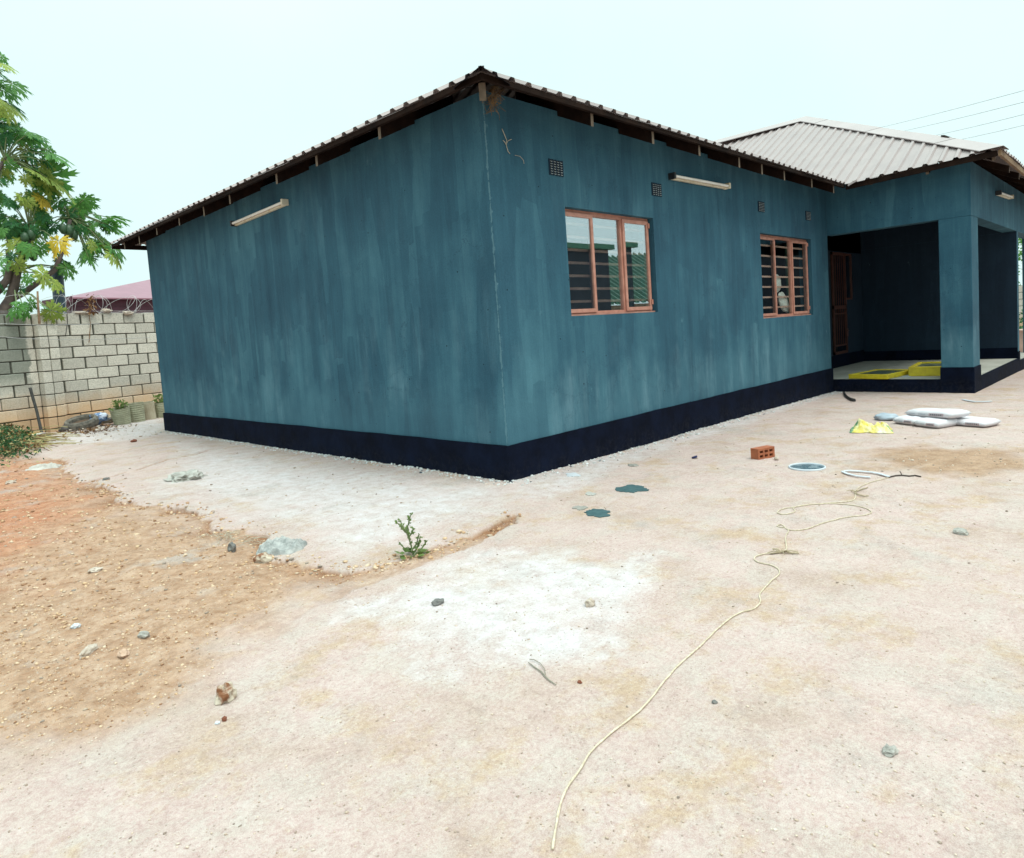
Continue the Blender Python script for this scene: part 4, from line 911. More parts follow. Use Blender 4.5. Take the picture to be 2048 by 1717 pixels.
pot(273, 844, 31, 33, (0, R(-2), 0), True, M_POT, 'upright ribbed olive pot filled with pale grit', 'gravel', .92)
pot(298, 839, 27, 30, (R(3), R(-6), 0), False, M_POTW, 'plain cream plastic pot between two ribbed pots', None, .9)
pot(325, 835, 26, 27, (0, 0, 0), True, M_POT, 'ribbed pot with green plant partly hidden by house corner', 'plant')
# tyre used as a planter
def foot(px, d, lift=0.0):        # a ground point d in front of the block wall
    q = on_block(px, 850, d); q.z = gz(q.x, q.y)+lift; return q
P = foot(165, .52); ty = empty('tyre', P, 'old black tyre lying flat full of soil by the wall', 'tyre')
ty.rotation_euler = Matrix.Rotation(R(15), 3, Vector((AR[0], AR[1], 0))).to_euler(); ty.location.z += .05
mb = MB(); mb.lathe([(.225, .06), (.235, .15), (.262, .185), (.30, .18), (.325, .13), (.325, .05), (.30, 0), (.235, 0), (.215, .05), (.225, .06)], 30); mb.build('tyre_body', M_TYRE, ty)
mb = MB(); mb.lathe([(.232, .085), (.1, .10), (.001, .11)], 20); mb.build('soil', M_SOILP, ty)
blob('dark_stone', foot(135, .50, .05), (.17, .12, .085), simple('dark_slab', (.13, .115, .105), (.07, .06, .055), 10, .9, bumps=.4), 'dark brown rounded slab beside the pilaster foot', 'stone', amp=.35, seed=9, flat=True)
blob('old_sack', foot(208, .42, .10), (.26, .16, .13), simple('tan_sack', (.42, .34, .25), (.25, .18, .12), 6, .9, bumps=.5), 'tan stuffed sack slumped between the tyre and pots', 'sack', amp=.3, seed=12, flat=True)
blob('plastic_bag', foot(199, .50, .19), (.19, .14, .11), simple('blue_white_plastic', (.60, .66, .78), (.10, .19, .36), 7, .5, lo=.46, hi=.53), 'crumpled blue and white plastic bag on the tan sack', 'bag', amp=.7, f=3.4, seed=21)
blob('plastic_bag', GP(70, 876, .03), (.26, .13, .055), simple('yellow_white_plastic', (.62, .60, .56), (.60, .47, .06), 5, .5, lo=.46, hi=.53), 'flattened yellow and white plastic bag at the foot of the leaning pole', 'bag', amp=.7, f=3, seed=22)
# dry litter in front of the tyre
mb = MB()
for _ in range(420):
    px = r_.gauss(185, 30); py = r_.gauss(862, 4)-(px-185)*.12; P = Vector(G(px, py)); s = r_.uniform(.02, .06); P.z = r_.uniform(0, .05); a = r_.uniform(0, 6.28)
    d = Vector((math.cos(a)*s, math.sin(a)*s, r_.gauss(0, .015))); w = Vector((-math.sin(a)*s*.4, math.cos(a)*s*.4, r_.gauss(0, .012))); mb.quad(P, P+d+w, P+d*1.6, P+d-w, r_.choice([0, 0, 1]))
tag(mb.build('leaf_litter', [M_DEAD, M_PALEROCK]), kind='stuff', label='dry leaf litter in front of tyre and pots', cat='litter')
# heap of cut weeds
mb = MB()
cw = GP(18, 888)
hc = Vector(G(2, 895))
for _ in range(5200):
    px = r_.gauss(0, 34); py = r_.gauss(886, 13)
    if px > 92: continue
    h = max(0, 1-((px-0)/95)**2)*max(0, 1-((py-884)/40)**2)
    P = Vector(G(px, py+6)); P.z += r_.uniform(0, .34*h)+.01; s = r_.uniform(.025, .075); a = r_.uniform(0, 6.28)
    d = Vector((math.cos(a)*s, math.sin(a)*s, r_.gauss(0, .03))); w = Vector((-math.sin(a)*s*.28, math.cos(a)*s*.28, r_.gauss(0, .014)))
    mb.quad(P, P+d*.5+w, P+d, P+d*.5-w, r_.choice([0, 0, 0, 0, 1, 2]))
for _ in range(110):
    P = Vector(G(r_.gauss(25, 26), r_.gauss(892, 7))); P.z += r_.uniform(.03, .12); a = r_.gauss(-.7, .5); l = r_.uniform(.3, .9); d = Vector((math.cos(a)*l, math.sin(a)*l, r_.gauss(-.03, .04)))
    mb.tube([P, P+d*.5+Vector((0, 0, .04)), P+d], .006, 4, r_.choice([2, 2, 1]))
tag(mb.build('weed_heap', [leafmat('cut_weed', (.05, .13, .045), (.025, .075, .03)), M_DEAD, simple('yellow_stalk', (.42, .36, .16), (.3, .24, .1), 8, .8)]), 'heap of cut green weeds with yellow stalks left of the pole', 'weeds')

# ------------------------------------------------------------------ yard: sacks, lid, brick, rope ...
def sack(center, ang, l, w, h, label, seed, pitch=0):
    r = empty('cement_sack', center, label, 'sack', 'white sacks stacked near the porch'); rr = random.Random(seed); nx, ny = 22, 12
    from mathutils import noise as mn
    off = Vector((seed*7.1, 3, 1)); V = {}; mb = MB()
    def surf(i, j, sgn):
        u = i/nx*2-1; v = j/ny*2-1; e = (1-abs(u)**7)**.36*(1-abs(v)**5)**.42; nz = mn.noise(Vector((u*2.2, v*2.2, sgn))+off)*.14+mn.noise(Vector((u*6, v*5, sgn))+off)*.08-.16*max(0, .25-abs(mn.noise(Vector((u*3.4, v*2.4, sgn+4))+off)))
        x = u*l/2*(1-.05*v*v); y = v*w/2*(1-.06*u*u)
        z = h*.45+sgn*h*.5*e*(1+nz*1.4) if sgn > 0 else h*.45-h*.45*e
        return Vector((x, y, max(z, 0)))
    for sgn in (1, -1):
        for i in range(nx):
            for j in range(ny):
                q = [surf(i, j, sgn), surf(i+1, j, sgn), surf(i+1, j+1, sgn), surf(i, j+1, sgn)]
                mb.quad(*(q if sgn > 0 else q[::-1]))
    me = mb.build('sack_body', M_WOVEN, r, smooth=True)
    bm = bmesh.new(); bm.from_mesh(me.data); bmesh.ops.remove_doubles(bm, verts=bm.verts, dist=1e-4); bm.to_mesh(me.data); bm.free(); me.data.polygons.foreach_set('use_smooth', [True]*len(me.data.polygons))
    # printed strip on the long edges: a boxed word too small to read, and a line of marks
    for sy in (-1, 1):
        pm = MB()
        def pr(u, z, o=.006): return Vector((u, sy*(w/2*(1-.06*(2*u/l)**2)*(1-.16*((z-.45)*2)**2)+o), h*z))
        def strip(u0, u1, z0, z1, m):
            a = [pr(u0, z0), pr(u1, z0), pr(u1, z1), pr(u0, z1)]; pm.quad(*a, m)
        strip(.08*l, .36*l, .36, .39, 0); strip(.08*l, .36*l, .62, .65, 0); strip(.08*l, .09*l, .39, .62, 0); strip(.35*l, .36*l, .39, .62, 0)
        for k in range(6): strip(.105*l+k*.040*l, .105*l+k*.040*l+.026*l, .43, .58, 1)
        for k in range(5): strip(-.02*l-k*.03*l, -.02*l-k*.03*l+.018*l, .42, .55, 2)
        for k in range(7): strip(-.36*l+k*.022*l, -.36*l+k*.022*l+.013*l, .42, .52, 2)
        p = pm.build('printed_mark', [M_REDINK, M_INK, simple('faded_print', (.38, .40, .44), None, 8, .8)] if seed == 1 else [bpy.data.materials['red_print'], bpy.data.materials['dark_print'], bpy.data.materials['faded_print']], r)
    r.rotation_euler = (0, pitch, ang); return r
A = GP(1785, 848); Bp = GP(1873, 858); Cp = GP(1915, 850)
eu = Vector((Bp.x-A.x, Bp.y-A.y, 0)); e1 = eu.normalized(); e2 = Vector((-e1.y, e1.x, 0)); ang = math.atan2(e1.y, e1.x)
if e2.dot(Vector((1, 0, 0))) < 0: e2 = -e2
L1 = eu.length
def zat(p): return gz(p.x, p.y)
c = A+e1*(L1*.26)+e2*.21; sack(Vector((c.x, c.y, zat(c))), ang, L1*.56, .46, .10, 'white sack at the bottom left of the sack pile, beneath the top one', 1)
c = A+e1*(L1*.78)+e2*.19; sack(Vector((c.x, c.y, zat(c))), ang+R(3), L1*.54, .48, .10, 'white sack at the front corner of the sack pile', 2)
c = Bp+e2*.52+e1*.05; sack(Vector((c.x, c.y, zat(c))), ang+R(8), .52, .40, .085, 'white sack lying flat at the right end of the sack pile', 3)
c = A+e1*(L1*.56)+e2*.36; sack(Vector((c.x, c.y, zat(c)+.086)), ang-R(3), L1*1.12, .38, .10, 'white sack lying across the top of the sack pile', 4, R(-2.5))
c = GP(1771, 842); blob('grey_plastic_wrap', c+Vector((.08, 0, .035)), (.10, .16, .06), simple('grey_plastic', (.42, .48, .54), (.33, .38, .44), 6, .5), 'pale grey plastic wrap sticking out left of the sack pile', 'wrap', amp=.4, seed=31, flat=True)

# crumpled yellow sack
def crumple():
    from mathutils import noise as mn
    P0 = GP(1700, 866); P1 = GP(1786, 867); ex = (P1-P0); ln = ex.length; ex.normalize(); ey = Vector((-ex.y, ex.x, 0)); ey = ey if ey.x > 0 else -ey
    nx, ny = 46, 22; mb = MB(); vs_ = []
    for j in range(ny+1):
        for i in range(nx+1):
            u = i/nx; v = j/ny
            ed = min(1, 6*min(u, 1-u))*min(1, 5*min(v, 1-v)); pk = .075*math.exp(-((u-.25)/.16)**2)*math.exp(-((v-.6)/.35)**2)+.055*math.exp(-((u-.80)/.17)**2)*math.exp(-((v-.55)/.35)**2)
            z = (.03+.035*mn.noise(Vector((u*5, v*4, .3)))+.055*abs(mn.noise(Vector((u*9+v*4, v*7, 2))))+.05*(1-min(1, 3*abs(mn.noise(Vector((u*6+v*3, v*5, 11))))))+.03*(1-min(1, 3*abs(mn.noise(Vector((u*12-v*7, v*9, 13))))))+pk*(1+.5*mn.noise(Vector((u*9, v*9, 5)))))*ed*.66+.008
            uu = u+.03*mn.noise(Vector((v*4, u*3, 9))); vv = v+.10*mn.noise(Vector((u*4, v*2, 4)))
            p = P0+ex*(ln*uu)+ey*(.34*(vv-.05)); vs_.append((p.x, p.y, p.z+z))
    for j in range(ny):
        for i in range(nx):
            a = j*(nx+1)+i; mb.f.append((a, a+1, a+nx+2, a+nx+1)); mb.m.append(0)
    mb.v = vs_; m, n, b = newmat('yellow_printed_sack'); tc = N(n, 'ShaderNodeTexCoord')
    wv = noise(n, tc.outputs['Object'], 4.2, 3, .6); wv2 = noise(n, tc.outputs['Object'], 9, 4, .6)
    c = ramp(n, wv2.outputs[0], [(.38, (.60, .47, .07)), (.52, (.66, .58, .25)), (.64, (.70, .66, .50))]).outputs[0]
    c = mixc(n, ramp(n, wv.outputs[0], [(.535, G3(0)), (.55, G3(1)), (.61, G3(1)), (.63, G3(0))]).outputs[0], c, (.13, .30, .17))
    n.links.new(c, b.inputs['Base Color']); b.inputs['Roughness'].default_value = .6
    o = mb.build('yellow_sack', m, smooth=True); sf = o.modifiers.new('thick', 'SOLIDIFY'); sf.thickness = .004
    tag(o, 'crumpled empty yellow sack with green print on the ground', 'sack')
crumple()

# bucket lid lying upside down with paint in it
P = GP(1614, 936); ld = empty('bucket_lid', P, 'white rimmed round bucket lid with dark wet paint inside', 'lid')
rad = .163; mb = MB(); mb.lathe([(rad-.013, .004), (rad-.012, .015), (rad-.007, .019), (rad, .016), (rad+.003, .008), (rad, .001)], 40); mb.build('rim', M_WHITE, ld, smooth=True)
mb = MB(); mb.lathe([(.001, .008), (rad*.5, .009), (rad-.016, .010)], 40); m, n, b = newmat('wet_grey_paint'); tc = N(n, 'ShaderNodeTexCoord'); nz = noise(n, tc.outputs['Object'], 9, 3); n.links.new(ramp(n, nz.outputs[0], [(.52, (.085, .125, .15)), (.62, (.22, .27, .30))]).outputs[0], b.inputs['Base Color']); b.inputs['Roughness'].default_value = .22
mb.build('paint_film', m, ld)
# perforated brick on edge
P = GP(1517, 921); Q = GP(1554, 914); d = Vector((Q.x-P.x, Q.y-P.y, 0)); bl = .235; e = d.normalized(); nrm = Vector((e.y, -e.x, 0)); nrm = nrm if nrm.dot(tocam) > 0 else -nrm
bk = empty('brick', P, 'red clay brick with six holes lying on its edge', 'brick'); bh, bd = .112, .10
xs_ = [0]; zs_ = [0]
for k in range(3): xs_ += [bl*(.10+.29*k), bl*(.10+.29*k+.20)]
for k in range(2): zs_ += [bh*(.17+.40*k), bh*(.17+.40*k+.24)]
xs_.append(bl); zs_.append(bh); mb = MB()
f = lambda x, y, z: (x, y, z)
for i in range(len(xs_)-1):
    for j in range(len(zs_)-1):
        a, b_, c, d_ = xs_[i], xs_[i+1], zs_[j], zs_[j+1]
        if i % 2 == 1 and j % 2 == 1:
            dp = .07
            mb.quad((a, 0, c), (a, dp, c), (a, dp, d_), (a, 0, d_), 0); mb.quad((b_, dp, c), (b_, 0, c), (b_, 0, d_), (b_, dp, d_), 0)
            mb.quad((a, 0, c), (b_, 0, c), (b_, dp, c), (a, dp, c), 0); mb.quad((a, dp, d_), (b_, dp, d_), (b_, 0, d_), (a, 0, d_), 0); mb.quad((a, dp, c), (b_, dp, c), (b_, dp, d_), (a, dp, d_), 1)
        else: mb.quad((a, 0, c), (b_, 0, c), (b_, 0, d_), (a, 0, d_), 0)
mb.quad((0, 0, bh), (bl, 0, bh), (bl, bd, bh), (0, bd, bh)); mb.quad((0, bd, 0), (0, 0, 0), (0, 0, bh), (0, bd, bh)); mb.quad((bl, 0, 0), (bl, bd, 0), (bl, bd, bh), (bl, 0, bh)); mb.quad((bl, bd, 0), (0, bd, 0), (0, bd, bh), (bl, bd, bh))
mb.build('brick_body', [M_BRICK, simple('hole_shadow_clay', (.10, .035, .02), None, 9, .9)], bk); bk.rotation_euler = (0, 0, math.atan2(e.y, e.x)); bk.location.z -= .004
blob('pebble', GP(1553, 921, .02), (.026, .022, .02), M_PALEROCK, 'small pale stone against the right end of the red brick', 'stone', seed=5)

# bent white plastic strip, black hose, white strip by the porch
def ribbon(name, pts, w, th, mat, label, cat, lift=.01):
    P = [GP(*p)+Vector((0, 0, lift+(p2 if False else 0))) for p in pts for p2 in (0,)]; mb = MB(); i0 = 0
    for k, p in enumerate(P):
        t = (P[min(k+1, len(P)-1)]-P[max(k-1, 0)]); t.z = 0; t.normalize(); s = Vector((-t.y, t.x, 0))*w/2
        for q in (p-s, p+s, p+s+Vector((0, 0, th)), p-s+Vector((0, 0, th))): mb.v.append(tuple(q))
    for k in range(len(P)-1):
        a = k*4
        for j in range(4): mb.f.append((a+j, a+(j+1) % 4, a+4+(j+1) % 4, a+4+j)); mb.m.append(0)
    mb.f.append((3, 2, 1, 0)); mb.m.append(0); e = (len(P)-1)*4; mb.f.append((e, e+1, e+2, e+3)); mb.m.append(0)
    return tag(mb.build(name, mat, bevel=.003), label, cat)
ribbon('plastic_strip', [(1741, 958), (1715, 956), (1695, 951), (1685, 947), (1696, 945), (1720, 946), (1742, 948), (1760, 951), (1778, 957)], .028, .008, M_WHITE, 'white plastic strip bent double, pointing at the lid', 'strip')
ribbon('plastic_strip', [(1926, 801), (1936, 803), (1950, 805), (1966, 805), (1983, 804)], .05, .008, M_WHITE, 'thin white plastic strip lying in front of porch pillar', 'strip')
mb = MB(); mb.tube([GP(*p, .022) for p in ((1688, 788), (1690, 792), (1694, 797), (1700, 801), (1708, 804))], [.018, .02, .022, .024, .032], 8); tag(mb.build('hose', M_BLACK), 'short piece of black hose on the ground by porch', 'hose')
mb = MB(); mb.tube([GP(*p, .008) for p in ((1776, 957), (1790, 954), (1803, 953), (1818, 955), (1830, 954), (1842, 956))], .006, 5); mb.tube([GP(1804, 953, .01), GP(1800, 950, .03)], .004, 4); tag(mb.build('twig', simple('dark_twig', (.07, .05, .04), None, 9, .9)), 'thin dark twig continuing right from the plastic strip', 'twig')
# blue cap
P = GP(1390, 917); mb = MB(); mb.lathe([(.001, .004), (.026, .004), (.030, .010), (.030, .026), (.026, .026), (.025, .010), (.001, .009)], 20, T=Matrix.Translation(P) @ Matrix.Rotation(R(-20), 4, 'X')); tag(mb.build('bottle_cap', simple('navy_plastic', (.02, .025, .10), None, 5, .4)), 'navy blue plastic cap on ground between brick and wall', 'cap')
# paint puddles
def puddle(px, py, rx, ry, mat, label, seed):
    rr = random.Random(seed); n = 44; P = GP(px, py); mb = MB(); top = []
    ph = [rr.uniform(0, 6.28) for _ in range(6)]
    for k in range(n):
        a = 2*math.pi*k/n; q = 1+sum(.11/(1+.35*m_)*math.sin((m_+2)*a+ph[m_]) for m_ in range(6))+rr.uniform(-.10, .10)
        T = Vector(G(px+rx*q*math.cos(a), py-ry*q*math.sin(a))); top.append(Vector((T.x, T.y, gz(T.x, T.y)+.006)))
    c = sum(top, Vector())/n
    c.z += .003; i = 0
    for k in range(n):
        a, b = top[k], top[(k+1) % n]; m1 = c.lerp(a, .5); m2 = c.lerp(b, .5)
        m1.z = gz(m1.x, m1.y)+.010; m2.z = gz(m2.x, m2.y)+.010
        mb.tri(c, m1, m2); mb.quad(m1, a, b, m2); dz = Vector((0, 0, -.012)); mb.quad(a, a+dz, b+dz, b)
    return tag(mb.build('paint_splash', mat), label, 'paint splash')
puddle(1264, 979, 28, 7.5, M_TEALSPL, 'teal dried paint splash nearer to the wall', 3)
puddle(1196, 1027, 26, 7.5, M_TEALSPL, 'darker teal dried paint splash farther from the wall', 5)
puddle(1160, 1017, 13, 4, M_GREYSPL, 'grey dried splash left of the darker teal splash', 8)
puddle(1181, 989, 10, 3.5, simple('pale_grey_splash', (.40, .38, .345), None, 20, .8), 'faint grey dried splash between the two teal splashes and wall', 9)
puddle(1146, 951, 14, 3.5, M_WHITE, 'small white paint splash beside the corner of black plinth', 10)

# rope
ROPE = [(1105, 1700), (1118, 1620), (1135, 1575), (1162, 1536), (1183, 1502), (1215, 1472), (1254, 1442), (1283, 1418), (1305, 1395), (1322, 1372), (1342, 1348), (1372, 1318), (1403, 1292), (1430, 1265), (1452, 1246), (1478, 1230), (1500, 1222), (1513, 1216), (1521, 1204), (1520, 1190), (1538, 1169), (1552, 1157), (1559, 1148), (1555, 1139), (1538, 1131), (1518, 1127), (1509, 1121), (1512, 1115), (1529, 1110), (1548, 1108), (1562, 1107), (1570, 1103), (1573, 1097), (1571, 1078), (1573, 1070), (1577, 1062), (1570, 1056), (1561, 1055), (1554, 1053), (1559, 1050), (1567, 1052), (1578, 1060), (1608, 1059), (1640, 1049), (1684, 1037), (1730, 1031), (1743, 1026), (1733, 1018), (1713, 1013), (1669, 1009), (1625, 1010), (1593, 1015), (1567, 1019), (1555, 1025), (1561, 1029), (1578, 1028), (1590, 1023), (1587, 1017), (1613, 1011), (1654, 1008), (1700, 1004), (1711, 996), (1710, 987), (1717, 977), (1742, 966), (1777, 957)]
rp = [GP(*p, .004) for p in ROPE]
def spline(P, n=5):
    outp = []
    for k in range(len(P)-1):
        a, b, c, d = P[max(k-1, 0)], P[k], P[k+1], P[min(k+2, len(P)-1)]
        for i in range(n):
            t = i/n; outp.append(.5*((2*b)+(c-a)*t+(2*a-5*b+4*c-d)*t*t+(3*b-a-3*c+d)*t**3))
    outp.append(P[-1]); return outp
sp = spline(rp); sp = [Vector((p.x, p.y, gz(p.x, p.y)+.0045)) for p in sp]
rope = empty('rope', sp[0], 'long beige rope snaking across the yard with loops and knots', 'rope')
mb = MB(); mb.tube(sp, [.0041+.0006*math.sin(i*1.7) for i in range(len(sp))], 6); attach(mb.build('rope_line', M_ROPE, smooth=True), rope)
M_FRAY = simple('frayed_rope', (.42, .34, .23), (.27, .21, .13), 40, .95)
for (px, py, n, ends) in ((1562, 1107, 9, (((1568, 1105), (1578, 1109), (1598, 1109)), ((1540, 1110), (1562, 1107), (1575, 1104)))), (1710, 986, 6, (((1712, 985), (1725, 981), (1735, 978)), ((1710, 990), (1728, 995), (1737, 994))))):
    mb = MB(); c = GP(px, py, .010)
    for _ in range(n):
        d = Vector((r_.gauss(0, .035), r_.gauss(0, .035), r_.uniform(-.006, .008))); mb.tube([c, c+d*.6+Vector((0, 0, .010)), c+d*1.1], .0028, 4, cap=False)
    for e in ends: mb.tube([c]+[GP(*q, .009) for q in e], .005, 5)
    attach(mb.build('knot', M_FRAY), rope)

# weed on the broken edge
wd = empty('weed_plant', GP(826, 1112), 'green weed seedling growing on the broken edge of the apron', 'plant')
mb = MB(); lf = MB(); c = Vector((0, 0, 0))
def wleaf(p, d, s, nrm=None):
    d = d.normalized(); w = d.cross(Vector((r_.gauss(0, 1), r_.gauss(0, 1), 1))).normalized()*s*.32
    lf.quad(p, p+d*s*.5+w, p+d*s, p+d*s*.5-w)
def img(px, py, d=0.0): return Vector(AR)*((px-826)*.0036)-Vector(AU)*((py-1112)*.0036)+Vector((AF[0], AF[1], 0))*d
for pts, d in ((((826, 1110), (822, 1090), (815, 1070), (806, 1056), (796, 1050)), 0), (((820, 1085), (813, 1066), (817, 1050), (821, 1036)), .03), (((824, 1100), (834, 1086), (838, 1070)), -.03), (((826, 1108), (838, 1090), (840, 1075)), -.02), (((826, 1108), (812, 1102), (800, 1090)), .02), (((828, 1110), (846, 1092), (852, 1082)), -.03), (((815, 1072), (804, 1062), (802, 1047)), .02), (((818, 1078), (826, 1064), (828, 1058)), -.02)):
    P = [img(*p, d) for p in pts]; P[0].z = max(P[0].z, 0); mb.tube(P, [.006-.0035*i/len(P) for i in range(len(P))], 5)
    for a, b in zip(P[:-1], P[1:]):
        for t in (.2, .5, .8, 1.0):
            for _ in range(2):
                q = a.lerp(b, t); wleaf(q, (b-a).normalized()*.6+Vector((r_.gauss(0, .7), r_.gauss(0, .7), r_.gauss(.1, .5))), r_.uniform(.016, .032))
for _ in range(34):
    a = r_.uniform(0, 6.28); q = Vector((math.cos(a), math.sin(a), 0)); wleaf(q*r_.uniform(0, .08)+Vector((0, 0, r_.uniform(.005, .04))), q+Vector((0, 0, r_.uniform(-.1, .5))), r_.uniform(.035, .07))
mb.build('stem', M_PET, wd); lf.build('leaves', M_WEED, wd)['kind'] = 'stuff'

# stones and lumps one can point at
def rock(px, py, wpx, hpx, mat, label, seed, name='stone', cat='stone', amp=.36, deep=.8):
    P = G(px, py); sc = (Vector(P)-Vector(CP)).length/FPX; a = wpx*sc/2; b = hpx*sc/2
    z = gz(P[0], P[1]); return blob(name, (P[0], P[1], z+b*.45), (a, a*deep, b*1.05), mat, label, cat, amp=amp, f=1.8, seed=seed, sub=3, rot=R(seed*40), smooth=False)
rock(453, 1396, 40, 34, M_REDROCK, 'rough pale and rust brown stone alone in the foreground', 1, amp=.42)
rock(449, 1440, 10, 9, M_RUST, 'small rust red stone just below the foreground rock', 2)
rock(435, 1447, 9, 5, M_WHITE, 'white chip beside the small rust red stone', 3)
rock(1180, 1212, 20, 17, M_PALEROCK, 'pale pinkish stone on right of the white cement patch', 4, amp=.42)
rock(875, 1207, 26, 11, M_CEMD, 'flat dark grey mortar lump on the white cement patch', 5)
rock(1921, 1067, 24, 12, M_CEM, 'greenish grey mortar lump alone at far right of the yard', 6)
rock(464, 1100, 17, 22, M_CEMD, 'dark grey mortar lump left of the cement heap', 7, amp=.42)
rock(527, 1118, 34, 22, M_REDROCK, 'rust and cream stone at the front of the cement heap', 8, amp=.42)
rock(190, 1144, 20, 9, M_PALEROCK, 'pale flat stone high in the orange soil', 9)
rock(178, 1309, 40, 13, M_PALEROCK, 'long flat grey stone in the soil at lower left', 10, amp=.3, deep=.35)
rock(248, 1310, 26, 13, simple('pink_rock', (.52, .35, .26), (.42, .27, .19), 16, .9, bumps=.4), 'pinkish wedge stone right of the long flat stone', 11, deep=.6)
rock(288, 1274, 18, 12, M_CEM, 'small grey lump above the pinkish wedge stone', 12)
rock(152, 1258, 14, 8, M_WHITE, 'small whitish stone above the long flat stone', 13)
rock(22, 967, 14, 7, M_PALEROCK, 'small pale stone at the left edge in red soil', 14)
rock(268, 884, 12, 6, M_RUST, 'small brown stone on the ground near house corner', 15)
rock(1159, 1365, 9, 6, M_RUST, 'small brown stone right of the forked twig', 16)
rock(1429, 1407, 11, 6, M_CEMD, 'small grey stone right of the rope in the foreground', 17)
rock(1780, 1505, 26, 14, M_CEM, 'grey crumbly lump at the lower right of yard', 18, amp=.42)
rock(212, 960, 14, 5, M_CEMD, 'dark flat chip beside the crack in apron', 19)
rock(1266, 932, 22, 5, M_GREYSPL, 'low grey crust lump near the black plinth', 20)
# half buried boulder in the apron, cement heap, pale lump
P = GP(372, 958); blob('boulder', (P.x, P.y, P.z-.015), (.22, .20, .10), simple('striped_grey_rock', (.46, .44, .40), (.27, .255, .225), 9, .9, bumps=.5), 'half buried grey boulder breaking through the pale apron', 'boulder', amp=.5, seed=44, rot=.6, sub=4, smooth=False)
def heap(px, py, wx, wy, h, mat, label, seed, name='cement_heap'):
    from mathutils import noise as mn
    c = GP(px, py); n = 46; mb = MB(); vs_ = []
    for j in range(n+1):
        for i in range(n+1):
            u = i/n*2-1; v = j/n*2-1; r = math.hypot(u, v)+.28*mn.noise(Vector((u*1.7, v*1.7, seed)))
            f = max(0, 1-r*r)**.6 if r < 1 else 0
            z = f*h*(.45+.9*abs(mn.noise(Vector((u*2.6, v*2.6, seed+3))))+.35*abs(mn.noise(Vector((u*6.5, v*6.5, seed+5)))))
            x, y = c.x+u*wx, c.y+v*wy; vs_.append((x, y, gz(x, y)+z-.012*(1 if f <= .05 else 0)-.003))
    mb.v = vs_
    for j in range(n):
        for i in range(n): a = j*(n+1)+i; mb.f.append((a, a+1, a+n+2, a+n+1)); mb.m.append(0)
    return tag(mb.build(name, mat, smooth=True), label, 'heap')
heap(562, 1097, .165, .20, .085, simple('crusted_cement', (.46, .45, .43), (.22, .225, .215), 14, .95, bumps=.7, bdist=.012), 'knobbly grey green heap of set cement on the apron edge', 2)
heap(88, 936, .22, .20, .06, simple('pale_cement', (.50, .46, .42), (.36, .32, .28), 14, .95, bumps=.5), 'low whitish cement heap on the red soil at left', 7)
# forked twig
mb = MB(); tw = [(1057, 1327), (1070, 1337), (1083, 1345), (1090, 1355), (1100, 1364), (1112, 1372)]
mb.tube([GP(*p, .006) for p in tw], [.002, .003, .003, .0032, .003, .002], 5); mb.tube([GP(*p, .007) for p in ((1059, 1322), (1067, 1322), (1080, 1329), (1089, 1340), (1091, 1352))], .0018, 5); pass
tag(mb.build('twig', simple('grey_twig', (.27, .24, .19), (.18, .16, .12), 20, .9)), 'forked grey twig lying on the bare foreground ground', 'twig')
# dry grass wisps at apron edge
mb = MB()
for (px, py, n) in ((455, 1075, 26), (500, 1085, 14), (1740, 1240, 0)):
    for _ in range(n):
        c = GP(px+r_.gauss(0, 16), py+r_.gauss(0, 5), .008); a = r_.uniform(0, 6.28); l = r_.uniform(.06, .16); mb.tube([c, c+Vector((math.cos(a)*l*.5, math.sin(a)*l*.5, .012)), c+Vector((math.cos(a)*l, math.sin(a)*l, 0))], .0018, 3, cap=False)
tag(mb.build('dry_grass', M_ROOT), 'wisps of dry straw below the broken apron edge', 'grass', kind='stuff')

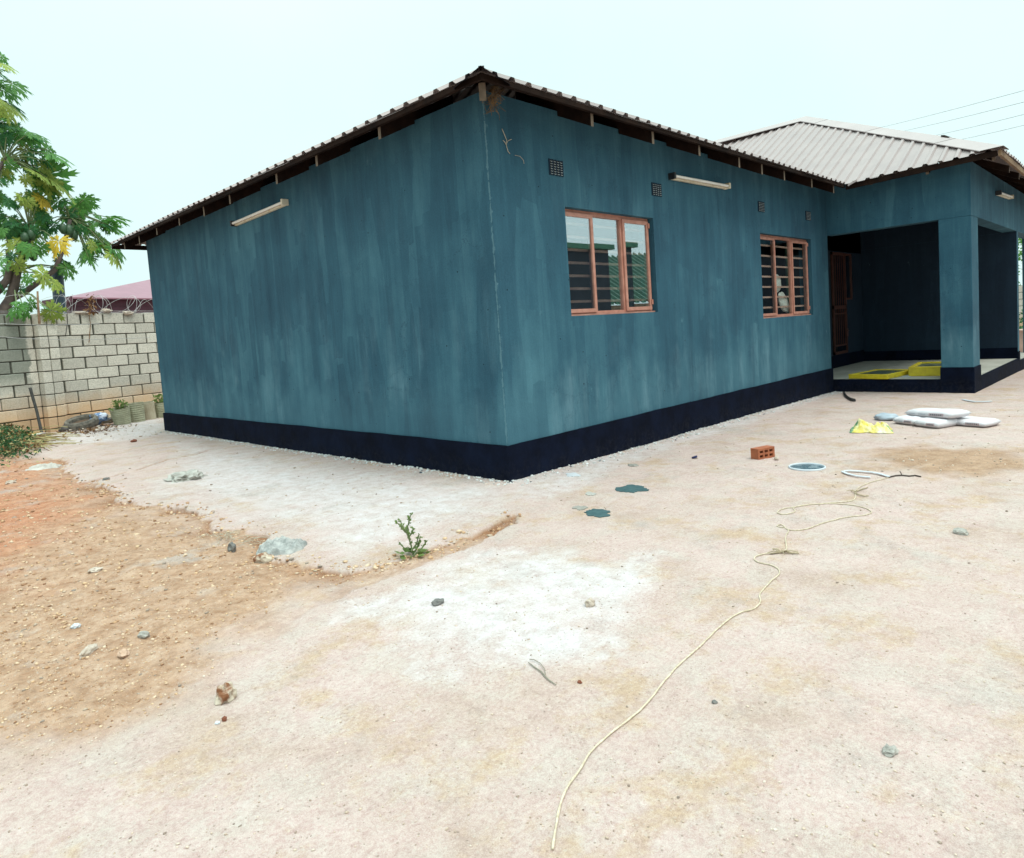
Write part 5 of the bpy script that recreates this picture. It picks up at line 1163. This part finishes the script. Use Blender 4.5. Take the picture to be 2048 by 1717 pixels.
# loose pebbles and crumbs: uncountable
def pebbles():
    base = []; bm = bmesh.new(); bmesh.ops.create_icosphere(bm, subdivisions=1, radius=1); V = np.array([v.co[:] for v in bm.verts]); F = np.array([[v.index for v in f.verts] for f in bm.faces]); bm.free()
    n = 62000
    # uniform over what the picture shows, thinned by distance and by surface
    px = rng.uniform(-40, 2090, n); t = rng.random(n); py = 820+900*t**1.25
    pts = np.array([G(a, b)[:2] for a, b in zip(px, py)])
    x, y = pts.T; so, wh, sa, re, dr, gr = masks(x, y)
    keep = rng.random(n) < np.clip(.16+.8*so+.5*sa*.8+.8*gr+.25*wh*(1-so), 0, 1)
    keep &= ~((x > -.05) & (y > -.05)) | (y > L+.2); keep &= ~((x > 8.7) & (y > -2.4)); keep &= y < 12.5
    x, y, so, dr, wh, gr = x[keep], y[keep], so[keep], dr[keep], wh[keep], gr[keep]; n = min(len(x), 26000)
    x, y, so, dr, gr = x[:n], y[:n], so[:n], dr[:n], gr[:n]
    dist = np.hypot(x-CP[0], y-CP[1])
    s = (.0012+.0060*rng.random(n)**6)*(1+.5*so+1.0*gr)*np.clip(dist/4.2, .75, 2.0)
    z = height(x, y, so, dr)+s*.25
    # crumbs of mortar and paint along the plinth
    m = 2600; tt = rng.random(m); wx = np.where(rng.random(m) < .5, 1, 0)
    cx = np.where(wx == 1, tt*8.9-.1, -.04-rng.random(m)**2*.16); cy = np.where(wx == 1, -.045-rng.random(m)**2.2*.20, tt*9.5-.1)
    sm_, _, _, _, drm, _ = masks(cx, cy); cs = .004+.012*rng.random(m)**3; cz = height(cx, cy, sm_, drm)+cs*.3
    # broken clods on the apron lip
    k = 1500; ii = rng.integers(0, len(W_EDGE)-1, k); tt = rng.random(k)[:, None]; ep = W_EDGE[ii]*(1-tt)+W_EDGE[ii+1]*tt+rng.normal(0, .07, (k, 2)); se, _, _, _, de, _ = masks(ep[:, 0], ep[:, 1]); es = .0025+.015*rng.random(k)**4.5; ez = height(ep[:, 0], ep[:, 1], se, de)+es*.2
    X = np.concatenate([x, cx, ep[:, 0]]); Y = np.concatenate([y, cy, ep[:, 1]]); Z = np.concatenate([z, cz, ez]); Sz = np.concatenate([s, cs, es]); n = len(X)
    nv = len(V); sc = Sz[:, None]*np.stack([rng.uniform(.7, 1.4, n), rng.uniform(.7, 1.4, n), rng.uniform(.45, .9, n)], 1)
    jit = rng.uniform(.55, 1.4, (n, nv, 1)); co = V[None]*jit*sc[:, None, :]; a = rng.uniform(0, 6.28, n); ca_, sa_ = np.cos(a)[:, None], np.sin(a)[:, None]
    rx = co[..., 0]*ca_-co[..., 1]*sa_+X[:, None]; ry = co[..., 0]*sa_+co[..., 1]*ca_+Y[:, None]; rz = co[..., 2]+Z[:, None]
    co = np.stack([rx, ry, rz], -1).reshape(-1, 3).astype(np.float32); fc = (F[None]+(np.arange(n)*nv)[:, None, None]).reshape(-1, 3).astype(np.int32)
    me = bpy.data.meshes.new('pebbles'); me.vertices.add(len(co)); me.vertices.foreach_set('co', co.ravel()); me.loops.add(fc.size); me.loops.foreach_set('vertex_index', fc.ravel()); me.polygons.add(len(fc)); me.polygons.foreach_set('loop_start', (np.arange(len(fc))*3).astype(np.int32)); me.polygons.foreach_set('loop_total', np.full(len(fc), 3, np.int32)); me.update(calc_edges=True)
    kind = np.concatenate([np.where(so[:len(x)] > .5, .2, .6), np.full(m, 1.0), np.full(k, .1)])
    at = me.attributes.new('surface', 'FLOAT', 'POINT'); at.data.foreach_set('value', np.repeat(kind, nv).astype(np.float32))
    mt, nn, b = newmat('loose_pebbles'); g = N(nn, 'ShaderNodeNewGeometry'); at = N(nn, 'ShaderNodeAttribute', attribute_name='surface')
    c1 = ramp(nn, g.outputs['Random Per Island'], [(0, (.25, .13, .07)), (.25, (.42, .25, .14)), (.55, (.54, .36, .22)), (.85, (.62, .47, .34)), (1, (.22, .18, .15))]).outputs[0]
    c2 = ramp(nn, g.outputs['Random Per Island'], [(0, (.20, .15, .12)), (.2, (.40, .30, .23)), (.7, (.58, .45, .36)), (1, (.60, .50, .43))]).outputs[0]
    c3 = ramp(nn, g.outputs['Random Per Island'], [(0, (.05, .06, .08)), (.12, (.45, .44, .42)), (.6, (.62, .62, .61)), (1, (.72, .72, .73))]).outputs[0]
    c = mixc(nn, maths(nn, 'GREATER_THAN', at.outputs['Fac'], .45), c1, c2); c = mixc(nn, maths(nn, 'GREATER_THAN', at.outputs['Fac'], .9), c, c3)
    nn.links.new(c, b.inputs['Base Color']); b.inputs['Roughness'].default_value = .95; me.materials.append(mt)
    o = bpy.data.objects.new('pebbles', me); col.objects.link(o); tag(o, 'loose pebbles and crumbs strewn over the yard', 'pebbles', kind='stuff')
pebbles()

# ------------------------------------------------------------------ porch contents: two yellow frames and a sheet of paper
def yframe(p0, p1, depth, h, label, z0=.142, ang2=0):
    P0 = Vector(hit(*p0, (0, 0, 1), z0)); P1 = Vector(hit(*p1, (0, 0, 1), z0)); u = (P1-P0); ln = u.length; u.normalize(); v = Vector((-u.y, u.x, 0)); v = v if v.x > 0 else -v
    r = empty('wooden_tray', P0, label, 'tray', 'yellow wooden trays on the porch floor'); T = Matrix((( u.x, v.x, 0, 0), (u.y, v.y, 0, 0), (0, 0, 1, 0), (0, 0, 0, 1))); t = .07
    for a in ((0, ln, 0, t), (0, ln, depth-t, depth)):
        mb = MB(); mb.box(a[0], a[1], a[2], a[3], 0, h, 0, T); mb.build('rail', M_YEL, r, bevel=.006)
    for a in ((.001, t, t+.001, depth-t-.001), (ln-t, ln-.001, t+.001, depth-t-.001)):
        mb = MB(); mb.box(a[0], a[1], a[2], a[3], .001, h-.002, 0, T); mb.build('rail', M_YEL, r, bevel=.006)
    mb = MB(); mb.box(t, ln-t, t, depth-t, .01, h*.82, 0, T); m = bpy.data.materials.get('dark_green_board') or simple('dark_green_board', (.035, .06, .05), (.12, .15, .14), 7, .3, lo=.35, hi=.62); mb.build('board_panel', m, r)
    return r
yframe((1697, 758), (1776, 759), 1.1, .085, 'shallow yellow wooden tray with dark board nearest the porch step')
yframe((1817, 753), (1905, 752), 1.2, .17, 'deeper yellow wooden tray lying partly behind the porch pillar')
mb = MB(); q = [Vector(hit(*p, (0, 0, 1), .144)) for p in ((1798, 750), (1806, 755), (1822, 754), (1818, 746))]; mb.quad(*q); qq = [p+Vector((0, 0, .003)) for p in q]; mb.quad(*qq[::-1])
for i in range(4): mb.quad(q[i], q[(i+1) % 4], qq[(i+1) % 4], qq[i])
tag(mb.build('paper_sheet', simple('grey_blue_paper', (.42, .47, .50), None, 5, .6)), 'grey blue sheet lying between the two yellow trays', 'sheet')

# ------------------------------------------------------------------ far right background
fw = empty('block_wall', (26, -1, 0), 'pale block wall seen through the porch end at far right', 'wall')
for r in range(9):
    for k in range(-8, 8):
        y0 = -1+k*.5+(.25 if r % 2 else 0); mb = MB(); mb.box(0, .15, 0, .475, 0, .228); o = mb.build('block', M_BLOCK, None, bevel=.008); o.parent = fw; o.location = (0, y0+1+random.uniform(-.005, .005), -.35+r*.2465)
mb = MB(); mb.box(.02, .12, -4.2, 4.2, -.6, 1.86); mb.build('mortar_core', M_MORTAR, fw)
sh = empty('leafy_tree', (29, -.6, 0), 'leafy green tree behind the far block wall', 'tree')
mb = MB()
for _ in range(3800):
    a = Vector((r_.gauss(0, 1), r_.gauss(0, 1.5), r_.gauss(0, .8))); p = Vector((0, 0, 3.9))+a; s = r_.uniform(.08, .2); d = Vector((r_.gauss(0, 1), r_.gauss(0, 1), r_.gauss(0, .7))).normalized()*s; w = d.cross(Vector((r_.gauss(0, 1), r_.gauss(0, 1), 1))).normalized()*s*.35; mb.quad(p, p+d*.5+w, p+d, p+d*.5-w)
mb.build('crown', LEAF[1], sh); mb = MB(); mb.tube([(0, 0, -.4), (.1, .1, 2), (0, 0, 3.6)], [.16, .13, .08], 8); mb.build('trunk', M_BARK, sh)
bu = empty('garden_shrub', (24.4, -.75, -.3), 'dark green shrub at the foot of the far block wall', 'shrub'); mb = MB()
for _ in range(1200):
    p = Vector((r_.gauss(0, .25), r_.gauss(0, .5), abs(r_.gauss(0, .55)))); s = r_.uniform(.06, .14); d = Vector((r_.gauss(0, 1), r_.gauss(0, 1), r_.gauss(.3, .7))).normalized()*s; w = d.cross(Vector((r_.gauss(0, 1), r_.gauss(0, 1), 1))).normalized()*s*.35; mb.quad(p, p+d*.5+w, p+d, p+d*.5-w)
mb.build('foliage', LEAF[0], bu)
mb = MB(); mb.box(20.6, 20.9, -1.75, -1.15, -.5, .42); mb.box(20.55, 20.95, -1.8, -1.1, .42, .48); tag(mb.build('low_pier', simple('pink_plaster', (.52, .36, .29), None, 4, .8), bevel=.01), 'low pink plastered pier in front of far shrub', 'pier')

# overhead lines
for (a, b, lb) in (((2100, 165), (1700, 269), 'highest overhead line running down to the ridge at right'), ((2100, 189), (1740, 276), 'second highest overhead line above the porch roof'), ((2100, 214), (1790, 287), 'third highest overhead line above the porch roof'), ((2100, 236), (1850, 292), 'lowest overhead line above the porch roof')):
    A_ = Vector(hit(*a, (1, 0, 0), 34)); B_ = Vector(hit(*b, (1, 0, 0), 62)); d = B_-A_; mb = MB()
    p0, p1 = A_-d*.5, B_+d*.4
    mb.tube([p0.lerp(p1, k/10)+Vector((0, 0, .35*(2*k/10-1)**2-.12)) for k in range(11)], .017, 5)
    tag(mb.build('power_line', simple('line_grey', (.42, .44, .47), None, 3, .6) if 'line_grey' not in bpy.data.materials else bpy.data.materials['line_grey']), lb, 'power line', 'overhead power lines')

# ------------------------------------------------------------------ houses across the yard, seen mirrored in the panes
h2 = empty('neighbour_house', (12, -12, 0), 'dark walled house with green eave across the yard', 'house')
mb = MB(); mb.box(5, 18.95, -12.6, -12.1, -.6, 4.60); mb.box(18.75, 18.95, -20, -12.6, -.6, 4.60); attach(mb.build('wall', simple('dark_blue_wall', (.02, .03, .045), None, 2, .8)), h2)
M_GRN = simple('green_steel', (.05, .16, .10), (.035, .12, .075), 3, .5)
mb = MB(); mb.box(4.6, 19.15, -12.15, -11.9, 4.60, 4.80); attach(mb.build('fascia', M_GRN), h2); mb = MB(); mb.box(4.6, 19.1, -20, -12.16, 4.66, 4.79); attach(mb.build('roof', M_GRN), h2)
h3 = empty('neighbour_house', (38, -24, 0), 'house with green ribbed steel roof farther across the yard', 'house')
mb = MB(); mb.box(28, 50, -30, -21, -.6, 2.7); attach(mb.build('wall', simple('cream_wall', (.4, .36, .28), None, 2, .8)), h3)
mb = MB()
M_GRN2 = simple('dark_green_steel', (.03, .10, .06), (.022, .08, .05), 3, .5)
hipt = lambda u: max(.02, min(1.0, (u-27.0)/5.0))
def hp(u, t, up=0): return (u, -20-6*t, 2.7+3.9*t+up)
for k in range(34):
    u0 = 27+k*.7
    for a_, b_, z0_, z1_ in ((0, .40, 0, 0), (.40, .48, 0, .22), (.48, .62, .22, .22), (.62, .70, .22, 0)):
        ua, ub = u0+a_, u0+b_; mb.quad(hp(ua, 0, z0_), hp(ub, 0, z1_), hp(ub, hipt(ub), z1_), hp(ua, hipt(ua), z0_))
attach(mb.build('roof', M_GRN2), h3)

h4 = empty('neighbour_house', (29, -10, 0), 'dark plastered house at the far side of the yard, mirrored in the second window', 'house')
mb = MB(); mb.box(27, 33, -13.5, -5.5, -.6, 5.6); attach(mb.build('wall', bpy.data.materials['dark_blue_wall']), h4); mb = MB(); mb.box(26.6, 33.4, -13.9, -5.1, 5.6, 5.75); attach(mb.build('roof', M_GRN), h4)

# ------------------------------------------------------------------ bring the yard to metres
for o in scene.objects:
    if o.parent is None and o.type in {'MESH', 'EMPTY'}:
        o.location = o.location*S; o.scale = o.scale*S
